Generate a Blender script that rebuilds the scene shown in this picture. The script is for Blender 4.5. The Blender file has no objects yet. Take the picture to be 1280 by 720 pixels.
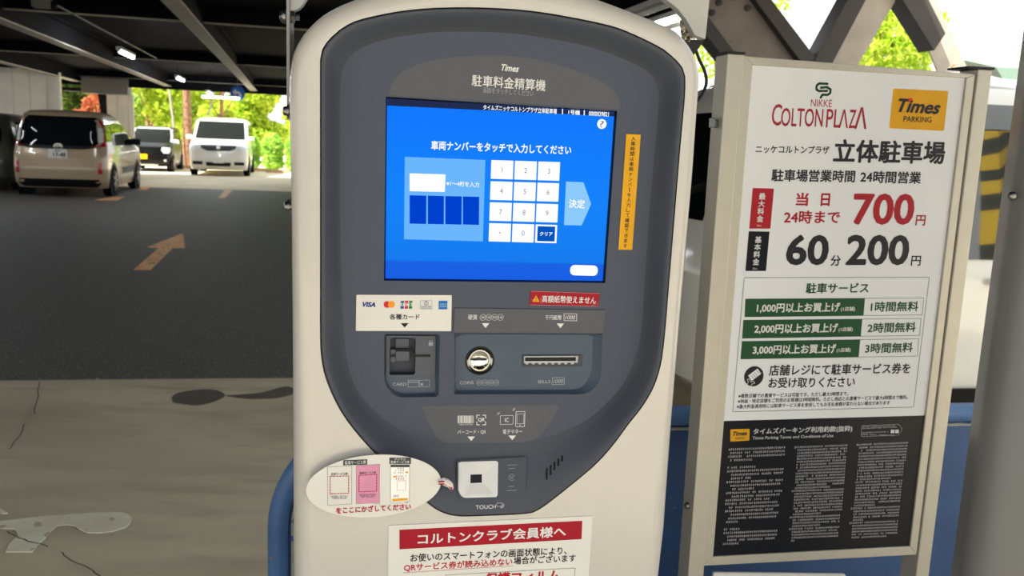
import bpy, bmesh, math, random
import numpy as np
from mathutils import Vector, Matrix
from mathutils.geometry import tessellate_polygon
C = bpy.context.scene.collection
SC = bpy.context.scene
rnd = random.Random(7)

# ------------------------------------------------------------------ camera, world, sun, exposure
F, PITCH, ROLL, HC = 1068.9, 0.1658, 0.03999, 1.36
CAM = Vector((0, 0, HC))
_f = Vector((0, math.cos(PITCH), -math.sin(PITCH))); _r = Vector((1, 0, 0)); _u = _r.cross(_f)
RT = _r * math.cos(ROLL) + _u * math.sin(ROLL)
UP = -_r * math.sin(ROLL) + _u * math.cos(ROLL)
cam = bpy.data.cameras.new('camera'); camo = bpy.data.objects.new('camera', cam); C.objects.link(camo)
camo.matrix_world = Matrix(((RT.x, UP.x, -_f.x, 0), (RT.y, UP.y, -_f.y, 0), (RT.z, UP.z, -_f.z, HC), (0, 0, 0, 1)))
cam.sensor_width = 36; cam.lens = F / 1280 * 36; cam.clip_start = .02; cam.clip_end = 500
cam.dof.use_dof = True; cam.dof.focus_distance = 1.22; cam.dof.aperture_fstop = 10.5
SC.camera = camo
SC.view_settings.view_transform = 'Standard'; SC.view_settings.look = 'None'
SC.view_settings.gamma = 1; SC.view_settings.use_curve_mapping = False
SC.view_settings.exposure = 0.0
SKY = 1.6; SUN = 13.0
w = bpy.data.worlds.new('sky'); SC.world = w; w.use_nodes = True
nt = w.node_tree; bg = nt.nodes['Background']
tc = nt.nodes.new('ShaderNodeTexCoord'); nz = nt.nodes.new('ShaderNodeTexNoise'); nz.inputs['Scale'].default_value = 2.2; nz.inputs['Detail'].default_value = 5
rp = nt.nodes.new('ShaderNodeValToRGB'); rp.color_ramp.elements[0].position = .35; rp.color_ramp.elements[1].position = .62
rp.color_ramp.elements[0].color = (.86, .94, 1, 1); rp.color_ramp.elements[1].color = (1, 1, .98, 1)
nt.links.new(tc.outputs['Generated'], nz.inputs['Vector']); nt.links.new(nz.outputs['Fac'], rp.inputs['Fac'])
nt.links.new(rp.outputs['Color'], bg.inputs['Color']); bg.inputs['Strength'].default_value = SKY
sl = bpy.data.lights.new('sun', 'SUN'); sl.energy = SUN; sl.angle = .02; sl.color = (1, .96, .88)
so = bpy.data.objects.new('sun', sl); C.objects.link(so)
so.rotation_euler = Vector((.55, .5, -1.0)).to_track_quat('-Z', 'Y').to_euler()   # high, from behind the viewer on the left; the deck shades the machine

# ------------------------------------------------------------------ projection helpers (pixel of the 1280x720 frame -> place)
def ray(x, y): return RT * ((x - 640) / F) - UP * ((y - 360) / F) + _f
def on_z(x, y, z=0):
    v = ray(x, y); return CAM + v * ((z - HC) / v.z)
def at_y(x, y, Y):
    v = ray(x, y); return CAM + v * (Y / v.y)

class Frame:                      # a plane: ex to the right, ey away from the viewer, ez up
    def __init__(s, O, ex, ez):
        s.O = Vector(O); s.ex = Vector(ex).normalized(); s.ez = Vector(ez).normalized(); s.ey = s.ez.cross(s.ex).normalized()
    def loc(s, x, y, d=0):
        v = ray(x, y); o = s.O + s.ey * d
        p = CAM + v * ((o - CAM).dot(s.ey) / v.dot(s.ey)) - s.O
        return (p.dot(s.ex), p.dot(s.ez))
    def w(s, a, d, b): return s.O + s.ex * a + s.ey * d + s.ez * b
    def L(s, pts, d=0): return [s.loc(x, y, d) for x, y in pts]

YM = 0.17396
DM = Vector((math.cos(YM), math.sin(YM), 0)); NM = Vector((-math.sin(YM), math.cos(YM), 0)); Z = Vector((0, 0, 1))
FM = Frame(CAM + NM * 1.137, DM, Z)
YS = 0.198
DS = Vector((math.cos(YS), math.sin(YS), 0)); NS = Vector((-math.sin(YS), math.cos(YS), 0))
FS = Frame(CAM + NS * 1.50, DS, Z)
GA = -math.radians(14.4)          # the building's grid: A runs into the deck, B across it
A = Vector((math.sin(GA), math.cos(GA), 0)); B = Vector((math.cos(GA), -math.sin(GA), 0))

# ------------------------------------------------------------------ materials
def lin(c): return tuple((v / 255 / 12.92) if v / 255 <= .04045 else ((v / 255 + .055) / 1.055) ** 2.4 for v in c)
MATS = {}
def mat(name, rgb, rough=.5, metal=0, var=.06, scale=30, bump=0, spec=.2, coat=0, rvar=0):
    if name in MATS: return MATS[name]
    m = bpy.data.materials.new(name); m.use_nodes = True; n = m.node_tree; b = n.nodes['Principled BSDF']
    c = lin(rgb); b.inputs['Roughness'].default_value = rough; b.inputs['Metallic'].default_value = metal
    b.inputs['Specular IOR Level'].default_value = spec; b.inputs['Coat Weight'].default_value = coat; b.inputs['Coat Roughness'].default_value = .05
    t = n.nodes.new('ShaderNodeTexCoord'); z = n.nodes.new('ShaderNodeTexNoise'); z.inputs['Scale'].default_value = scale; z.inputs['Detail'].default_value = 4
    r = n.nodes.new('ShaderNodeValToRGB'); r.color_ramp.elements[0].position = .3; r.color_ramp.elements[1].position = .7
    r.color_ramp.elements[0].color = (*[v * (1 - var) for v in c], 1); r.color_ramp.elements[1].color = (*[min(1, v * (1 + var)) for v in c], 1)
    n.links.new(t.outputs['Object'], z.inputs['Vector']); n.links.new(z.outputs['Fac'], r.inputs['Fac']); n.links.new(r.outputs['Color'], b.inputs['Base Color'])
    if bump:
        bp = n.nodes.new('ShaderNodeBump'); bp.inputs['Strength'].default_value = bump; bp.inputs['Distance'].default_value = .01
        n.links.new(z.outputs['Fac'], bp.inputs['Height']); n.links.new(bp.outputs['Normal'], b.inputs['Normal'])
    MATS[name] = m; return m
def emis(name, rgb, s=1.0):
    if name in MATS: return MATS[name]
    m = bpy.data.materials.new(name); m.use_nodes = True; n = m.node_tree; n.nodes.remove(n.nodes['Principled BSDF'])
    e = n.nodes.new('ShaderNodeEmission'); e.inputs['Color'].default_value = (*lin(rgb), 1); e.inputs['Strength'].default_value = s
    n.links.new(e.outputs[0], n.nodes['Material Output'].inputs['Surface']); MATS[name] = m; return m
def layered(name, base, spots, thr, scale, rough=.5, bump=.2, fine=0, spots2=None, thr2=.7, scale2=8, stretch=None, w1=.03):
    """base colour with worn patches of other colours (chips, rust, stains)"""
    m = bpy.data.materials.new(name); m.use_nodes = True; n = m.node_tree; b = n.nodes['Principled BSDF']; b.inputs['Roughness'].default_value = rough
    t = n.nodes.new('ShaderNodeTexCoord')
    def noise(s, d=6):
        z = n.nodes.new('ShaderNodeTexNoise'); z.inputs['Scale'].default_value = s; z.inputs['Detail'].default_value = d
        src = t.outputs['Object']
        if stretch:
            mp = n.nodes.new('ShaderNodeMapping'); mp.inputs['Scale'].default_value = stretch; n.links.new(src, mp.inputs['Vector']); src = mp.outputs['Vector']
        n.links.new(src, z.inputs['Vector']); return z
    def step(z, a, w_):
        r = n.nodes.new('ShaderNodeValToRGB'); r.color_ramp.elements[0].position = a; r.color_ramp.elements[1].position = a + w_
        n.links.new(z.outputs['Fac'], r.inputs['Fac']); return r
    def mix(f, c1, c2):
        x = n.nodes.new('ShaderNodeMix'); x.data_type = 'RGBA'
        n.links.new(f.outputs['Color'], x.inputs[0])
        for i, c in ((6, c1), (7, c2)):
            if isinstance(c, tuple): x.inputs[i].default_value = (*lin(c), 1)
            else: n.links.new(c, x.inputs[i])
        return x.outputs[2]
    col = mix(step(noise(scale * .4), .35, .3), base, tuple(min(255, v * 1.12) for v in base))
    if fine: col = mix(step(noise(fine, 2), .5, .25), col, tuple(v * .62 for v in base))
    col = mix(step(noise(scale), thr, w1), col, spots)
    if spots2: col = mix(step(noise(scale2), thr2, max(.06, w1)), col, spots2)
    n.links.new(col, b.inputs['Base Color'])
    bp = n.nodes.new('ShaderNodeBump'); bp.inputs['Strength'].default_value = bump; bp.inputs['Distance'].default_value = .01
    n.links.new(noise(fine or scale * 3).outputs['Fac'], bp.inputs['Height']); n.links.new(bp.outputs['Normal'], b.inputs['Normal'])
    MATS[name] = m; return m
def glass(name, rgb, rough=.03):
    return mat(name, rgb, rough, 0, 0, 10, 0, .16, 0)

# ------------------------------------------------------------------ mesh building
class MB:
    def __init__(s): s.v = []; s.f = []; s.spans = []
    def add(s, vs, fs):
        o = len(s.v); s.v += [Vector(p) for p in vs]; s.f += [tuple(i + o for i in f) for f in fs]; return s
    def prism(s, fr, pts, d0, d1, back=None):        # outline (a,b) in a frame, from depth d0 to d1
        n = len(pts); q = back or pts
        vs = [fr.w(a, d0, b) for a, b in pts] + [fr.w(a, d1, b) for a, b in q]
        fs = [tuple(range(n)), tuple(range(2 * n - 1, n - 1, -1))] + [(i, i + n, (i + 1) % n + n, (i + 1) % n) for i in range(n)]
        return s.add(vs, fs)
    def flat(s, fr, pts, d): return s.add([fr.w(a, d, b) for a, b in pts], [tuple(range(len(pts)))])
    def holes(s, fr, loops, d):                      # flat face with holes
        vs = [fr.w(a, d, b) for lp in loops for a, b in lp]
        t = tessellate_polygon([[Vector((a, b, 0)) for a, b in lp] for lp in loops])
        return s.add(vs, t)
    def ringframe(s, fr, outer, inner, d0, d1):      # frame between two outlines of equal count
        n = len(outer)
        vs = [fr.w(a, d, b) for d in (d0, d1) for lp in (outer, inner) for a, b in lp]
        fs = []
        for i in range(n):
            j = (i + 1) % n
            fs += [(i, j, n + j, n + i), (2 * n + i, 3 * n + i, 3 * n + j, 2 * n + j), (i, 2 * n + i, 2 * n + j, j), (n + i, n + j, 3 * n + j, 3 * n + i)]
        return s.add(vs, fs)
    def loft(s, loops, cap0=True, cap1=True, closed=True):
        n = len(loops[0]); vs = [p for lp in loops for p in lp]; fs = []
        for k in range(len(loops) - 1):
            for i in range(n if closed else n - 1):
                j = (i + 1) % n; fs.append((k * n + i, k * n + j, (k + 1) * n + j, (k + 1) * n + i))
        if cap0: fs.append(tuple(range(n - 1, -1, -1)))
        if cap1: fs.append(tuple(range((len(loops) - 1) * n, len(loops) * n)))
        return s.add(vs, fs)
    def box(s, c, ex, ey, ez, sx, sy, sz):           # centred at c, axes, full sizes
        c = Vector(c); vs = [c + ex * (i * sx / 2) + ey * (j * sy / 2) + ez * (k * sz / 2) for i in (-1, 1) for j in (-1, 1) for k in (-1, 1)]
        return s.add(vs, [(0, 1, 3, 2), (4, 6, 7, 5), (0, 4, 5, 1), (2, 3, 7, 6), (0, 2, 6, 4), (1, 5, 7, 3)])
    def tube(s, path, r, n=10, caps=True):
        path = [Vector(p) for p in path]; loops = []; ref = None
        for i, p in enumerate(path):
            t = (path[min(i + 1, len(path) - 1)] - path[max(i - 1, 0)]).normalized()
            if ref is None: ref = Vector((0, 0, 1)) if abs(t.z) < .9 else Vector((1, 0, 0))
            u = t.cross(ref).normalized(); v = u.cross(t).normalized(); ref = v
            rr = r[i] if isinstance(r, (list, tuple)) else r
            loops.append([p + (u * math.cos(a) + v * math.sin(a)) * rr for a in [2 * math.pi * k / n for k in range(n)]])
        return s.loft(loops, caps, caps)
    def lathe(s, c, ax, prof, n=24):                 # prof: (radius, height along ax)
        c = Vector(c); ax = Vector(ax).normalized(); ref = Vector((0, 0, 1)) if abs(ax.z) < .9 else Vector((1, 0, 0))
        u = ax.cross(ref).normalized(); v = ax.cross(u)
        return s.loft([[c + ax * h + (u * math.cos(2 * math.pi * k / n) + v * math.sin(2 * math.pi * k / n)) * max(r, 1e-5) for k in range(n)] for r, h in prof])
    def stroke(s, fr, pts, wd, d, closed=False):     # thin painted line along points (a,b), as wide as wd
        n = len(pts); m = n if closed else n - 1
        for i in range(m):
            p = Vector(pts[i]); q = Vector(pts[(i + 1) % n]); t = (q - p)
            if t.length < 1e-9: continue
            t.normalize(); nn = Vector((-t.y, t.x)) * wd / 2; e = t * wd / 2
            s.flat(fr, [p - e - nn, q + e - nn, q + e + nn, p - e + nn], d)
        return s
    def disc(s, fr, c, r, d, n=24): return s.flat(fr, [(c[0] + r * math.cos(2 * math.pi * k / n), c[1] + r * math.sin(2 * math.pi * k / n)) for k in range(n)], d)
    def ring(s, fr, c, r, wd, d, n=20): return s.stroke(fr, [(c[0] + r * math.cos(2 * math.pi * k / n), c[1] + r * math.sin(2 * math.pi * k / n)) for k in range(n)], wd, d, True)

BASE = {}
def build(name, mb, m, parent=None, smooth=False, bevel=0, label=None, recalc=True, segs=2):
    me = bpy.data.meshes.new(name); o = bpy.data.objects.new(name, me); C.objects.link(o)
    if parent is not None:
        M = BASE[parent.name]; BASE[o.name] = M; o.parent = parent; inv = M.inverted()
        vs = [inv @ p for p in mb.v]
    else:
        lo = [min(p[i] for p in mb.v) for i in range(3)]; hi = [max(p[i] for p in mb.v) for i in range(3)]
        b = Vector(((lo[0] + hi[0]) / 2, (lo[1] + hi[1]) / 2, lo[2])); o.location = b; BASE[o.name] = Matrix.Translation(b)
        vs = [p - b for p in mb.v]
    me.from_pydata([tuple(p) for p in vs], [], mb.f)
    if recalc:
        bm = bmesh.new(); bm.from_mesh(me); bmesh.ops.recalc_face_normals(bm, faces=bm.faces); bm.to_mesh(me); bm.free()
    if smooth:
        for p in me.polygons: p.use_smooth = True
        me.set_sharp_from_angle(angle=math.radians(40))
    me.materials.append(m)
    if bevel:
        md = o.modifiers.new('bevel', 'BEVEL'); md.width = bevel; md.segments = segs; md.limit_method = 'ANGLE'; md.angle_limit = .7
    if label: o['label'] = label
    return o
def tag(o, label, cat, group=None):
    o['label'] = label; o['category'] = cat
    if group: o['group'] = group
    return o
def thing(name, label, cat, loc, rz=0, group=None):
    o = bpy.data.objects.new(name, None); C.objects.link(o); o.empty_display_size = .1
    o.location = loc; o.rotation_euler = (0, 0, rz)
    BASE[o.name] = Matrix.Translation(Vector(loc)) @ Matrix.Rotation(rz, 4, 'Z')
    return tag(o, label, cat, group)
def struct(name, mb, m, **k):
    o = build(name, mb, m, **k); o['kind'] = 'structure'; return o

def round_poly(pts, r, n=5):
    out = []; N = len(pts)
    for i in range(N):
        p = Vector(pts[i]); a = Vector(pts[i - 1]); b = Vector(pts[(i + 1) % N])
        ri = r[i] if isinstance(r, (list, tuple)) else r
        if ri <= 0: out.append(tuple(p)); continue
        u = (a - p); v = (b - p); k = min(ri, u.length * .49, v.length * .49); u.normalize(); v.normalize()
        q0 = p + u * k; q1 = p + v * k
        for j in range(n + 1):
            t = j / n; out.append(tuple(q0 * (1 - t) ** 2 + p * 2 * t * (1 - t) + q1 * t * t))
    return out
def smooth_line(pts, n=4):
    out = []; N = len(pts)
    for i in range(N - 1):
        p0, p1, p2, p3 = (Vector(pts[max(0, i - 1)]), Vector(pts[i]), Vector(pts[i + 1]), Vector(pts[min(N - 1, i + 2)]))
        for j in range(n):
            t = j / n; out.append(tuple(.5 * (2 * p1 + (p2 - p0) * t + (2 * p0 - 5 * p1 + 4 * p2 - p3) * t * t + (3 * p1 - p0 - 3 * p2 + p3) * t ** 3)))
    out.append(tuple(pts[-1])); return out
def inset(pts, d):
    n = len(pts); area = sum(pts[i][0] * pts[(i + 1) % n][1] - pts[(i + 1) % n][0] * pts[i][1] for i in range(n)); s = 1 if area > 0 else -1
    out = []
    for i in range(n):
        p = Vector(pts[i]); t1 = (p - Vector(pts[i - 1])); t2 = (Vector(pts[(i + 1) % n]) - p)
        t1.normalize(); t2.normalize(); t = (t1 + t2)
        t = t.normalized() if t.length > 1e-6 else t1
        nn = Vector((-t.y, t.x)) * s; c = max(.5, nn.dot(Vector((-t1.y, t1.x)) * s)); out.append(tuple(p + nn * (d / c)))
    return out
def star(pts, c, n=160):                             # resample an outline by angle about c
    out = []; c = Vector(c); N = len(pts)
    for k in range(n):
        a = 2 * math.pi * k / n; d = Vector((math.cos(a), math.sin(a))); best = None
        for i in range(N):
            p = Vector(pts[i]) - c; e = Vector(pts[(i + 1) % N]) - c - p
            den = d.x * e.y - d.y * e.x
            if abs(den) < 1e-12: continue
            t = (p.x * e.y - p.y * e.x) / den; u = (p.x * d.y - p.y * d.x) / den
            if t > 0 and -1e-6 <= u <= 1 + 1e-6 and (best is None or t > best): best = t
        out.append(tuple(c + d * best))
    return out

# ------------------------------------------------------------------ lettering
GLY = {}
def glyphs(s, bold):
    k = (s, bold)
    if k not in GLY:
        cu = bpy.data.curves.new('t', 'FONT'); cu.body = s; cu.size = 1; cu.resolution_u = 3; cu.fill_mode = 'FRONT'
        o = bpy.data.objects.new('t', cu); C.objects.link(o); bpy.context.view_layer.update()
        me = bpy.data.meshes.new_from_object(o.evaluated_get(bpy.context.evaluated_depsgraph_get()))
        vs = [(v.co[0], v.co[1], 0) for v in me.vertices]; fs = [tuple(p.vertices) for p in me.polygons]
        if bold > 0:                                  # heavier strokes: the sign laid down several times around its place
            v0, f0 = vs, fs; vs, fs = [], []; K = 8 if bold > .015 else 4
            for i in range(K):
                a = 2 * math.pi * (i + .5) / K; o0 = len(vs); vs += [(x + bold * math.cos(a), y + bold * math.sin(a), -i * 2.5e-5) for x, y, _z in v0]; fs += [tuple(j + o0 for j in f) for f in f0]
        bpy.data.objects.remove(o); bpy.data.curves.remove(cu); bpy.data.meshes.remove(me)
        xs = [v[0] for v in vs]; ys = [v[1] for v in vs]
        GLY[k] = (vs, fs, min(xs), max(xs), min(ys), max(ys))
    return GLY[k]
def text(mb, fr, s, xa, ya, xb, yb, h, d, bold=.012, shear=0):
    """lettering whose middle line runs from pixel (xa,ya) to (xb,yb), h pixels tall, at depth d of a frame"""
    vs, fs, x0, x1, y0, y1 = glyphs(s, bold)
    p = Vector(fr.loc(xa, ya, d)); q = Vector(fr.loc(xb, yb, d)); mx, my = (xa + xb) / 2, (ya + yb) / 2
    H = (Vector(fr.loc(mx, my - h / 2, d)) - Vector(fr.loc(mx, my + h / 2, d))).length
    t = q - p; n = Vector((-t.y, t.x)).normalized(); pts = []
    for x, y, lift in vs:
        u = (x - x0) / (x1 - x0); v = (y - y0) / (y1 - y0) - .5; k = p + t * u + n * (v * H) + t.normalized() * (v * H * shear); pts.append(fr.w(k.x, d + lift, k.y))
    a0, b0 = len(mb.v), len(mb.f); mb.add(pts, fs); mb.spans.append((a0, len(mb.v), b0, len(mb.f))); return mb
def vtext(mb, fr, s, xa, ya, xb, yb, wpx, d, bold=.012):
    """vertical lettering: one sign after the other, centres from (xa,ya) to (xb,yb)"""
    n = len(s)
    for i, ch in enumerate(s):
        t = i / max(1, n - 1); x = xa + (xb - xa) * t; y = ya + (yb - ya) * t
        if ch == 'ー': mb.stroke(fr, fr.L([(x, y - wpx * .38), (x, y + wpx * .38)], d), .0011, d); continue
        k = .62 if ch in 'ッ' else .92 if ord(ch) > 0x4e00 else .8
        text(mb, fr, ch, x - wpx * k / 2, y, x + wpx * k / 2, y, wpx * k, d, bold)
def micro(mb, fr, x0, y0, x1, y1, h, d, seed):
    """unreadable tiny print: rows of broken strokes"""
    r = random.Random(seed); p = Vector(fr.loc(x0, y0, d)); q = Vector(fr.loc(x1, y1, d)); t = q - p; L = t.length; t.normalize(); n = Vector((-t.y, t.x))
    H = h / F * 1.5; x = 0
    while x < L - H * .5:
        wd = H * .9
        if r.random() > .06:
            for k in range(3):
                a = p + t * (x + r.uniform(0, wd * .3)) + n * (H * (k - 1) * .36); b = a + t * (wd * r.uniform(.35, .75))
                mb.flat(fr, [a - n * H * .07, b - n * H * .07, b + n * H * .07, a + n * H * .07], d)
            a = p + t * (x + wd * r.uniform(.2, .6)); mb.flat(fr, [a - n * H * .45, a - n * H * .45 + t * H * .12, a + n * H * .45 + t * H * .12, a + n * H * .45], d)
        x += wd * 1.12
def printed(name, fn, m, parent):
    """printing on a surface: every line of lettering is a mesh of its own, the marks beside it another"""
    b = MB(); fn(b)
    if len(b.spans) < 2 or name in ('tag_lettering', 'key_text'): return build(name, b, m, parent)
    used = set(); o = None
    for a0, a1, f0, f1 in b.spans:
        q = MB(); q.v = b.v[a0:a1]; q.f = [tuple(i - a0 for i in f) for f in b.f[f0:f1]]; used.update(range(f0, f1)); o = build(name, q, m, parent)
    rest = [f for i, f in enumerate(b.f) if i not in used]
    if rest:
        rest.sort(key=lambda f: min(b.v[i].x for i in f)); part = []; far = None
        for f in rest + [None]:
            if f is None or (far is not None and min(b.v[i].x for i in f) > far + .012):
                ids = sorted({i for g in part for i in g}); mp = {j: i for i, j in enumerate(ids)}; q = MB(); q.v = [b.v[i] for i in ids]; q.f = [tuple(mp[i] for i in g) for g in part]
                build('printed_mark', q, m, parent); part = []; far = None
            if f: part.append(f); k = max(b.v[i].x for i in f); far = k if far is None else max(far, k)
    return o
def quad(mb, fr, pts, d, r=0, n=4): return mb.flat(fr, round_poly(fr.L(pts, d), r, n) if r else fr.L(pts, d), d)
def tri(mb, fr, x, y, wd, h, d): return quad(mb, fr, [(x - wd / 2, y - h / 2), (x + wd / 2, y - h / 2), (x, y + h / 2)], d)
# lamps and roof that light the place (the deck ends behind the camera; lamps past the frame are added to brighten the left)
LAMP = 100.0
CEIL_BACK = -10.1  # unseen back edge, placed to set how much sky reaches the machine
NEAR_LAMPS = ()
ADDED_LAMPS = ((-10.2, 2), (-10.2, 5), (-10.2, 8), (-12.8, 9), (-12.8, 12), (-12.8, 14.5), (-16, 5), (-16, 12))  # extra lamps added out of frame to brighten left wall and beige car
# ------------------------------------------------------------------ the payment machine
shell = mat('machine_shell', (186, 183, 178), .28, 0, .02, 6, 0, .5, .3)
dark = mat('panel_grey', (70, 76, 90), .5, 0, .04, 200)
rimgrey = mat('rim_grey', (70, 74, 84), .42, 0, .04, 200)
film = mat('film_grey', (84, 86, 94), .55, 0, .03, 200)
recess_m = mat('recess_grey', (72, 84, 100), .35, 0, .03, 60)
black = mat('black_plastic', (18, 18, 22), .4)
white_print = mat('white_print', (214, 214, 214), .6)
grey_print = mat('grey_print', (150, 152, 155), .6)
paper = mat('paper_white', (212, 211, 207), .7, 0, .02, 12)
steel = mat('brushed_steel', (196, 192, 186), .28, 1, .05, 90)
chrome = mat('chrome', (222, 218, 210), .12, 1, .03, 20)
bolt_m = mat('bolt_steel', (120, 120, 122), .3, 1)
ink = mat('black_ink', (22, 22, 26), .6)
red_ink = mat('red_ink', (170, 22, 40), .6)
crimson = mat('crimson', (154, 12, 36), .5)
yellow = mat('sticker_yellow', (214, 158, 26), .5)

base = FM.w(.18, .21, 0); base.z = 0
pm = thing('payment_machine', 'tall light grey parking payment machine with a blue touch screen', 'payment machine', base, YM)
# shell: outline traced at the depth where the rounded edge turns
out_px = [(366.5, 690), (366, 560), (365, 400), (363.5, 250), (361.5, 150), (361, 112), (362, 92), (366, 68), (376, 47), (390, 30), (410, 14), (440, 0), (480, -12), (540, -21), (610, -24), (680, -18), (725, -9), (752, 0), (805, 20), (846, 39), (868, 66), (875, 92), (874, 120), (871, 160), (866, 230), (857, 330), (842, 509), (831, 660)]
o = smooth_line(FM.L(out_px, .014), 3)
zb = .05 - HC
o = [(o[0][0] + .001, zb)] + [(o[0][0] + .0005, -.66)] + o + [(o[-1][0] - .004, -.66), (o[-1][0] - .012, zb)]
seam_px = [(401, 75), (401, 200), (401, 330), (401, 420), (402.5, 447), (406, 466), (413, 486), (424, 509), (437, 529), (455, 551), (474, 571), (500, 597), (525, 619), (540, 632.5), (554, 640.5), (573, 644.7), (610, 644), (653, 642), (668, 639.5), (680, 632), (693.5, 622), (740, 584), (765, 557), (785, 530), (801, 510), (815, 487), (823, 465), (827, 446), (831, 412), (836, 350), (843, 265), (850, 180), (855, 125), (856, 97), (853, 86), (847, 78), (838, 69.5), (827, 61), (795, 45), (760, 32), (695, 19), (655, 13.5), (620, 11), (585, 10), (550, 10.5), (520, 12.5), (490, 16.5), (466, 21.5), (445, 27), (428, 36), (415, 47), (408.3, 54.5), (404.2, 61), (402, 67.5)]
seam = FM.L(seam_px, 0); seam = star(smooth_line(seam + [seam[0]], 3)[:-1], FM.loc(605, 320), 200)
R = .024; loops = []
for k in range(7):
    a = k / 6 * math.pi / 2; loops.append([FM.w(x, R * (1 - math.cos(a)), z) for x, z in inset(o, R * (1 - math.sin(a)))])
loops.append([FM.w(x, .38, z) for x, z in o]); loops.append([FM.w(x, .40, z) for x, z in inset(o, .02)])
b = MB(); b.loft(loops, False, True)
b.holes(FM, [inset(o, R), inset(seam, -.001)], 0)
build('cabinet', b, shell, pm, smooth=True)
o2 = [p for p in inset(o, .03)]
zx = [o2[0][0], o2[-1][0]]
build('plinth', MB().prism(FM, [(min(zx) , -HC), (max(zx), -HC), (max(zx), zb + .005), (min(zx), zb + .005)], .03, .37), black, pm, bevel=.004)

# face panel: rim, dished wall, inner face with openings, sloping chin
DI = .034
inner_px = [(425, 125), (425, 250), (427, 350), (430, 420), (435, 455), (444, 483), (458, 503), (475, 520), (497, 536), (522, 548), (547, 553.5), (580, 554), (611, 554), (645, 552.5), (672, 549), (690, 544.5), (705, 538), (725, 530), (745, 516), (765, 497), (783, 473), (796, 440), (802, 410), (806, 350), (813, 250), (821, 160), (824, 125), (822.5, 110), (817, 97), (808, 88.5), (795, 81), (760, 66), (728, 56.5), (695, 50), (655, 43.5), (620, 40.5), (580, 39.5), (540, 40.5), (500, 46), (480, 50), (462, 55.5), (445, 64), (434, 75), (428, 89), (425.5, 105)]
inner = FM.L(inner_px, DI); inner = star(smooth_line(inner + [inner[0]], 3)[:-1], FM.loc(605, 320), 200)
def lerp(p, q, t): return [(a[0] * (1 - t) + b_[0] * t, a[1] * (1 - t) + b_[1] * t) for a, b_ in zip(p, q)]
b = MB()
lips = [(seam, .006), (inset(seam, .0006), 0.0), (inset(seam, .0022), -.001), (inset(seam, .004), -.0006)]
s4 = lips[-1][0]
wall = [(lerp(s4, inner, t), -.0006 + (DI + .0006) * (t * t * (3 - 2 * t) * .5 + t * .5)) for t in (.15, .3, .5, .7, .85, 1)]
b.loft([[FM.w(x, d, z) for x, z in lp] for lp, d in lips + wall], False, False)
build('face_rim', b, rimgrey, pm, smooth=True)
from mathutils.bvhtree import BVHTree
RIM = BVHTree.FromPolygons([tuple(p) for p in b.v], b.f)
def on_rim(x, y):
    v = ray(x, y).normalized(); hit = RIM.ray_cast(CAM, v); n_ = hit[1] if hit[1].dot(v) < 0 else -hit[1]
    return hit[0], n_
scr_open = FM.L([(482.3, 120.8), (771.5, 138.6), (756.5, 353.8), (479.8, 350.8)], DI)
coin_open = round_poly(FM.L([(568, 416), (753, 416.5), (751.5, 476), (735, 493), (567.5, 493)], DI), [.001, .002, .02, .02, .001])
card_open = round_poly(FM.L([(480.3, 417.5), (550, 418), (548.5, 496), (494, 497), (480, 480)], DI), [.004, .004, .006, .012, .012])
b = MB(); b.holes(FM, [inner, scr_open, coin_open, card_open], DI)
fp = build('face_panel', b, dark, pm)
# films printed on the face
b = MB()
arch = [(486.5, 119), (487, 114), (492.5, 100), (512, 85), (540, 75.5), (575, 71), (620, 69), (670, 74), (707.5, 84.5), (740, 96), (760, 107), (771, 119), (775, 131), (775.5, 136.5)]
b.flat(FM, smooth_line(FM.L(arch, DI - .0003), 3), DI - .0003)
build('printed_film', b, film, fp); b = MB()
b.flat(FM, round_poly(FM.L([(527, 507.5), (697.5, 506), (698.5, 511), (682, 537), (670, 549), (655, 553), (560, 554), (547, 548), (535, 528)], DI - .0003), .006), DI - .0003)
build('printed_film', b, film, fp)
b = MB(); b.prism(FM, round_poly(FM.L([(568, 385), (757.5, 387.5), (754.5, 417), (567, 416)], DI - .002), .002), DI - .002, DI + .002)
band = build('label_band', b, film, pm, bevel=.0008)
# recess walls and floors
def recess(name, opening, floor_pts, d1, m, hole=None):
    n = max(len(opening), 1); c = (sum(p[0] for p in floor_pts) / len(floor_pts), sum(p[1] for p in floor_pts) / len(floor_pts))
    a_ = star(opening, c, 96); f_ = star(floor_pts, c, 96)
    b = MB(); b.loft([[FM.w(x, DI, z) for x, z in a_], [FM.w(x, d1 * .85 + DI * .15, z) for x, z in lerp(a_, f_, .8)], [FM.w(x, d1, z) for x, z in f_]], False, not hole)
    if hole: b.holes(FM, [f_, hole], d1)
    return build(name, b, m, pm, smooth=True)
DC = DI + .012
coin_floor = round_poly(FM.L([(569.5, 418), (741, 418.5), (739.5, 468), (726, 487), (569, 488)], DC), [.001, .002, .018, .016, .001])
cc = FM.loc(599.8, 451, DC); ring_h = [(cc[0] + .0195 * math.cos(a), cc[1] + .0195 * math.sin(a)) for a in [2 * math.pi * k / 40 for k in range(40)]]
cr = recess('coin_and_bill_recess', coin_open, coin_floor, DC, recess_m, ring_h)
card_floor = round_poly(FM.L([(482, 418.5), (545, 419), (544, 491.5), (497, 492), (482, 478)], DC), [.003, .003, .003, .011, .011])
kr = recess('card_recess', card_open, card_floor, DC, recess_m, round_poly(FM.L([(488, 422), (519, 422.5), (518.3, 468), (487, 468.3)], DC), .004))

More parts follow.
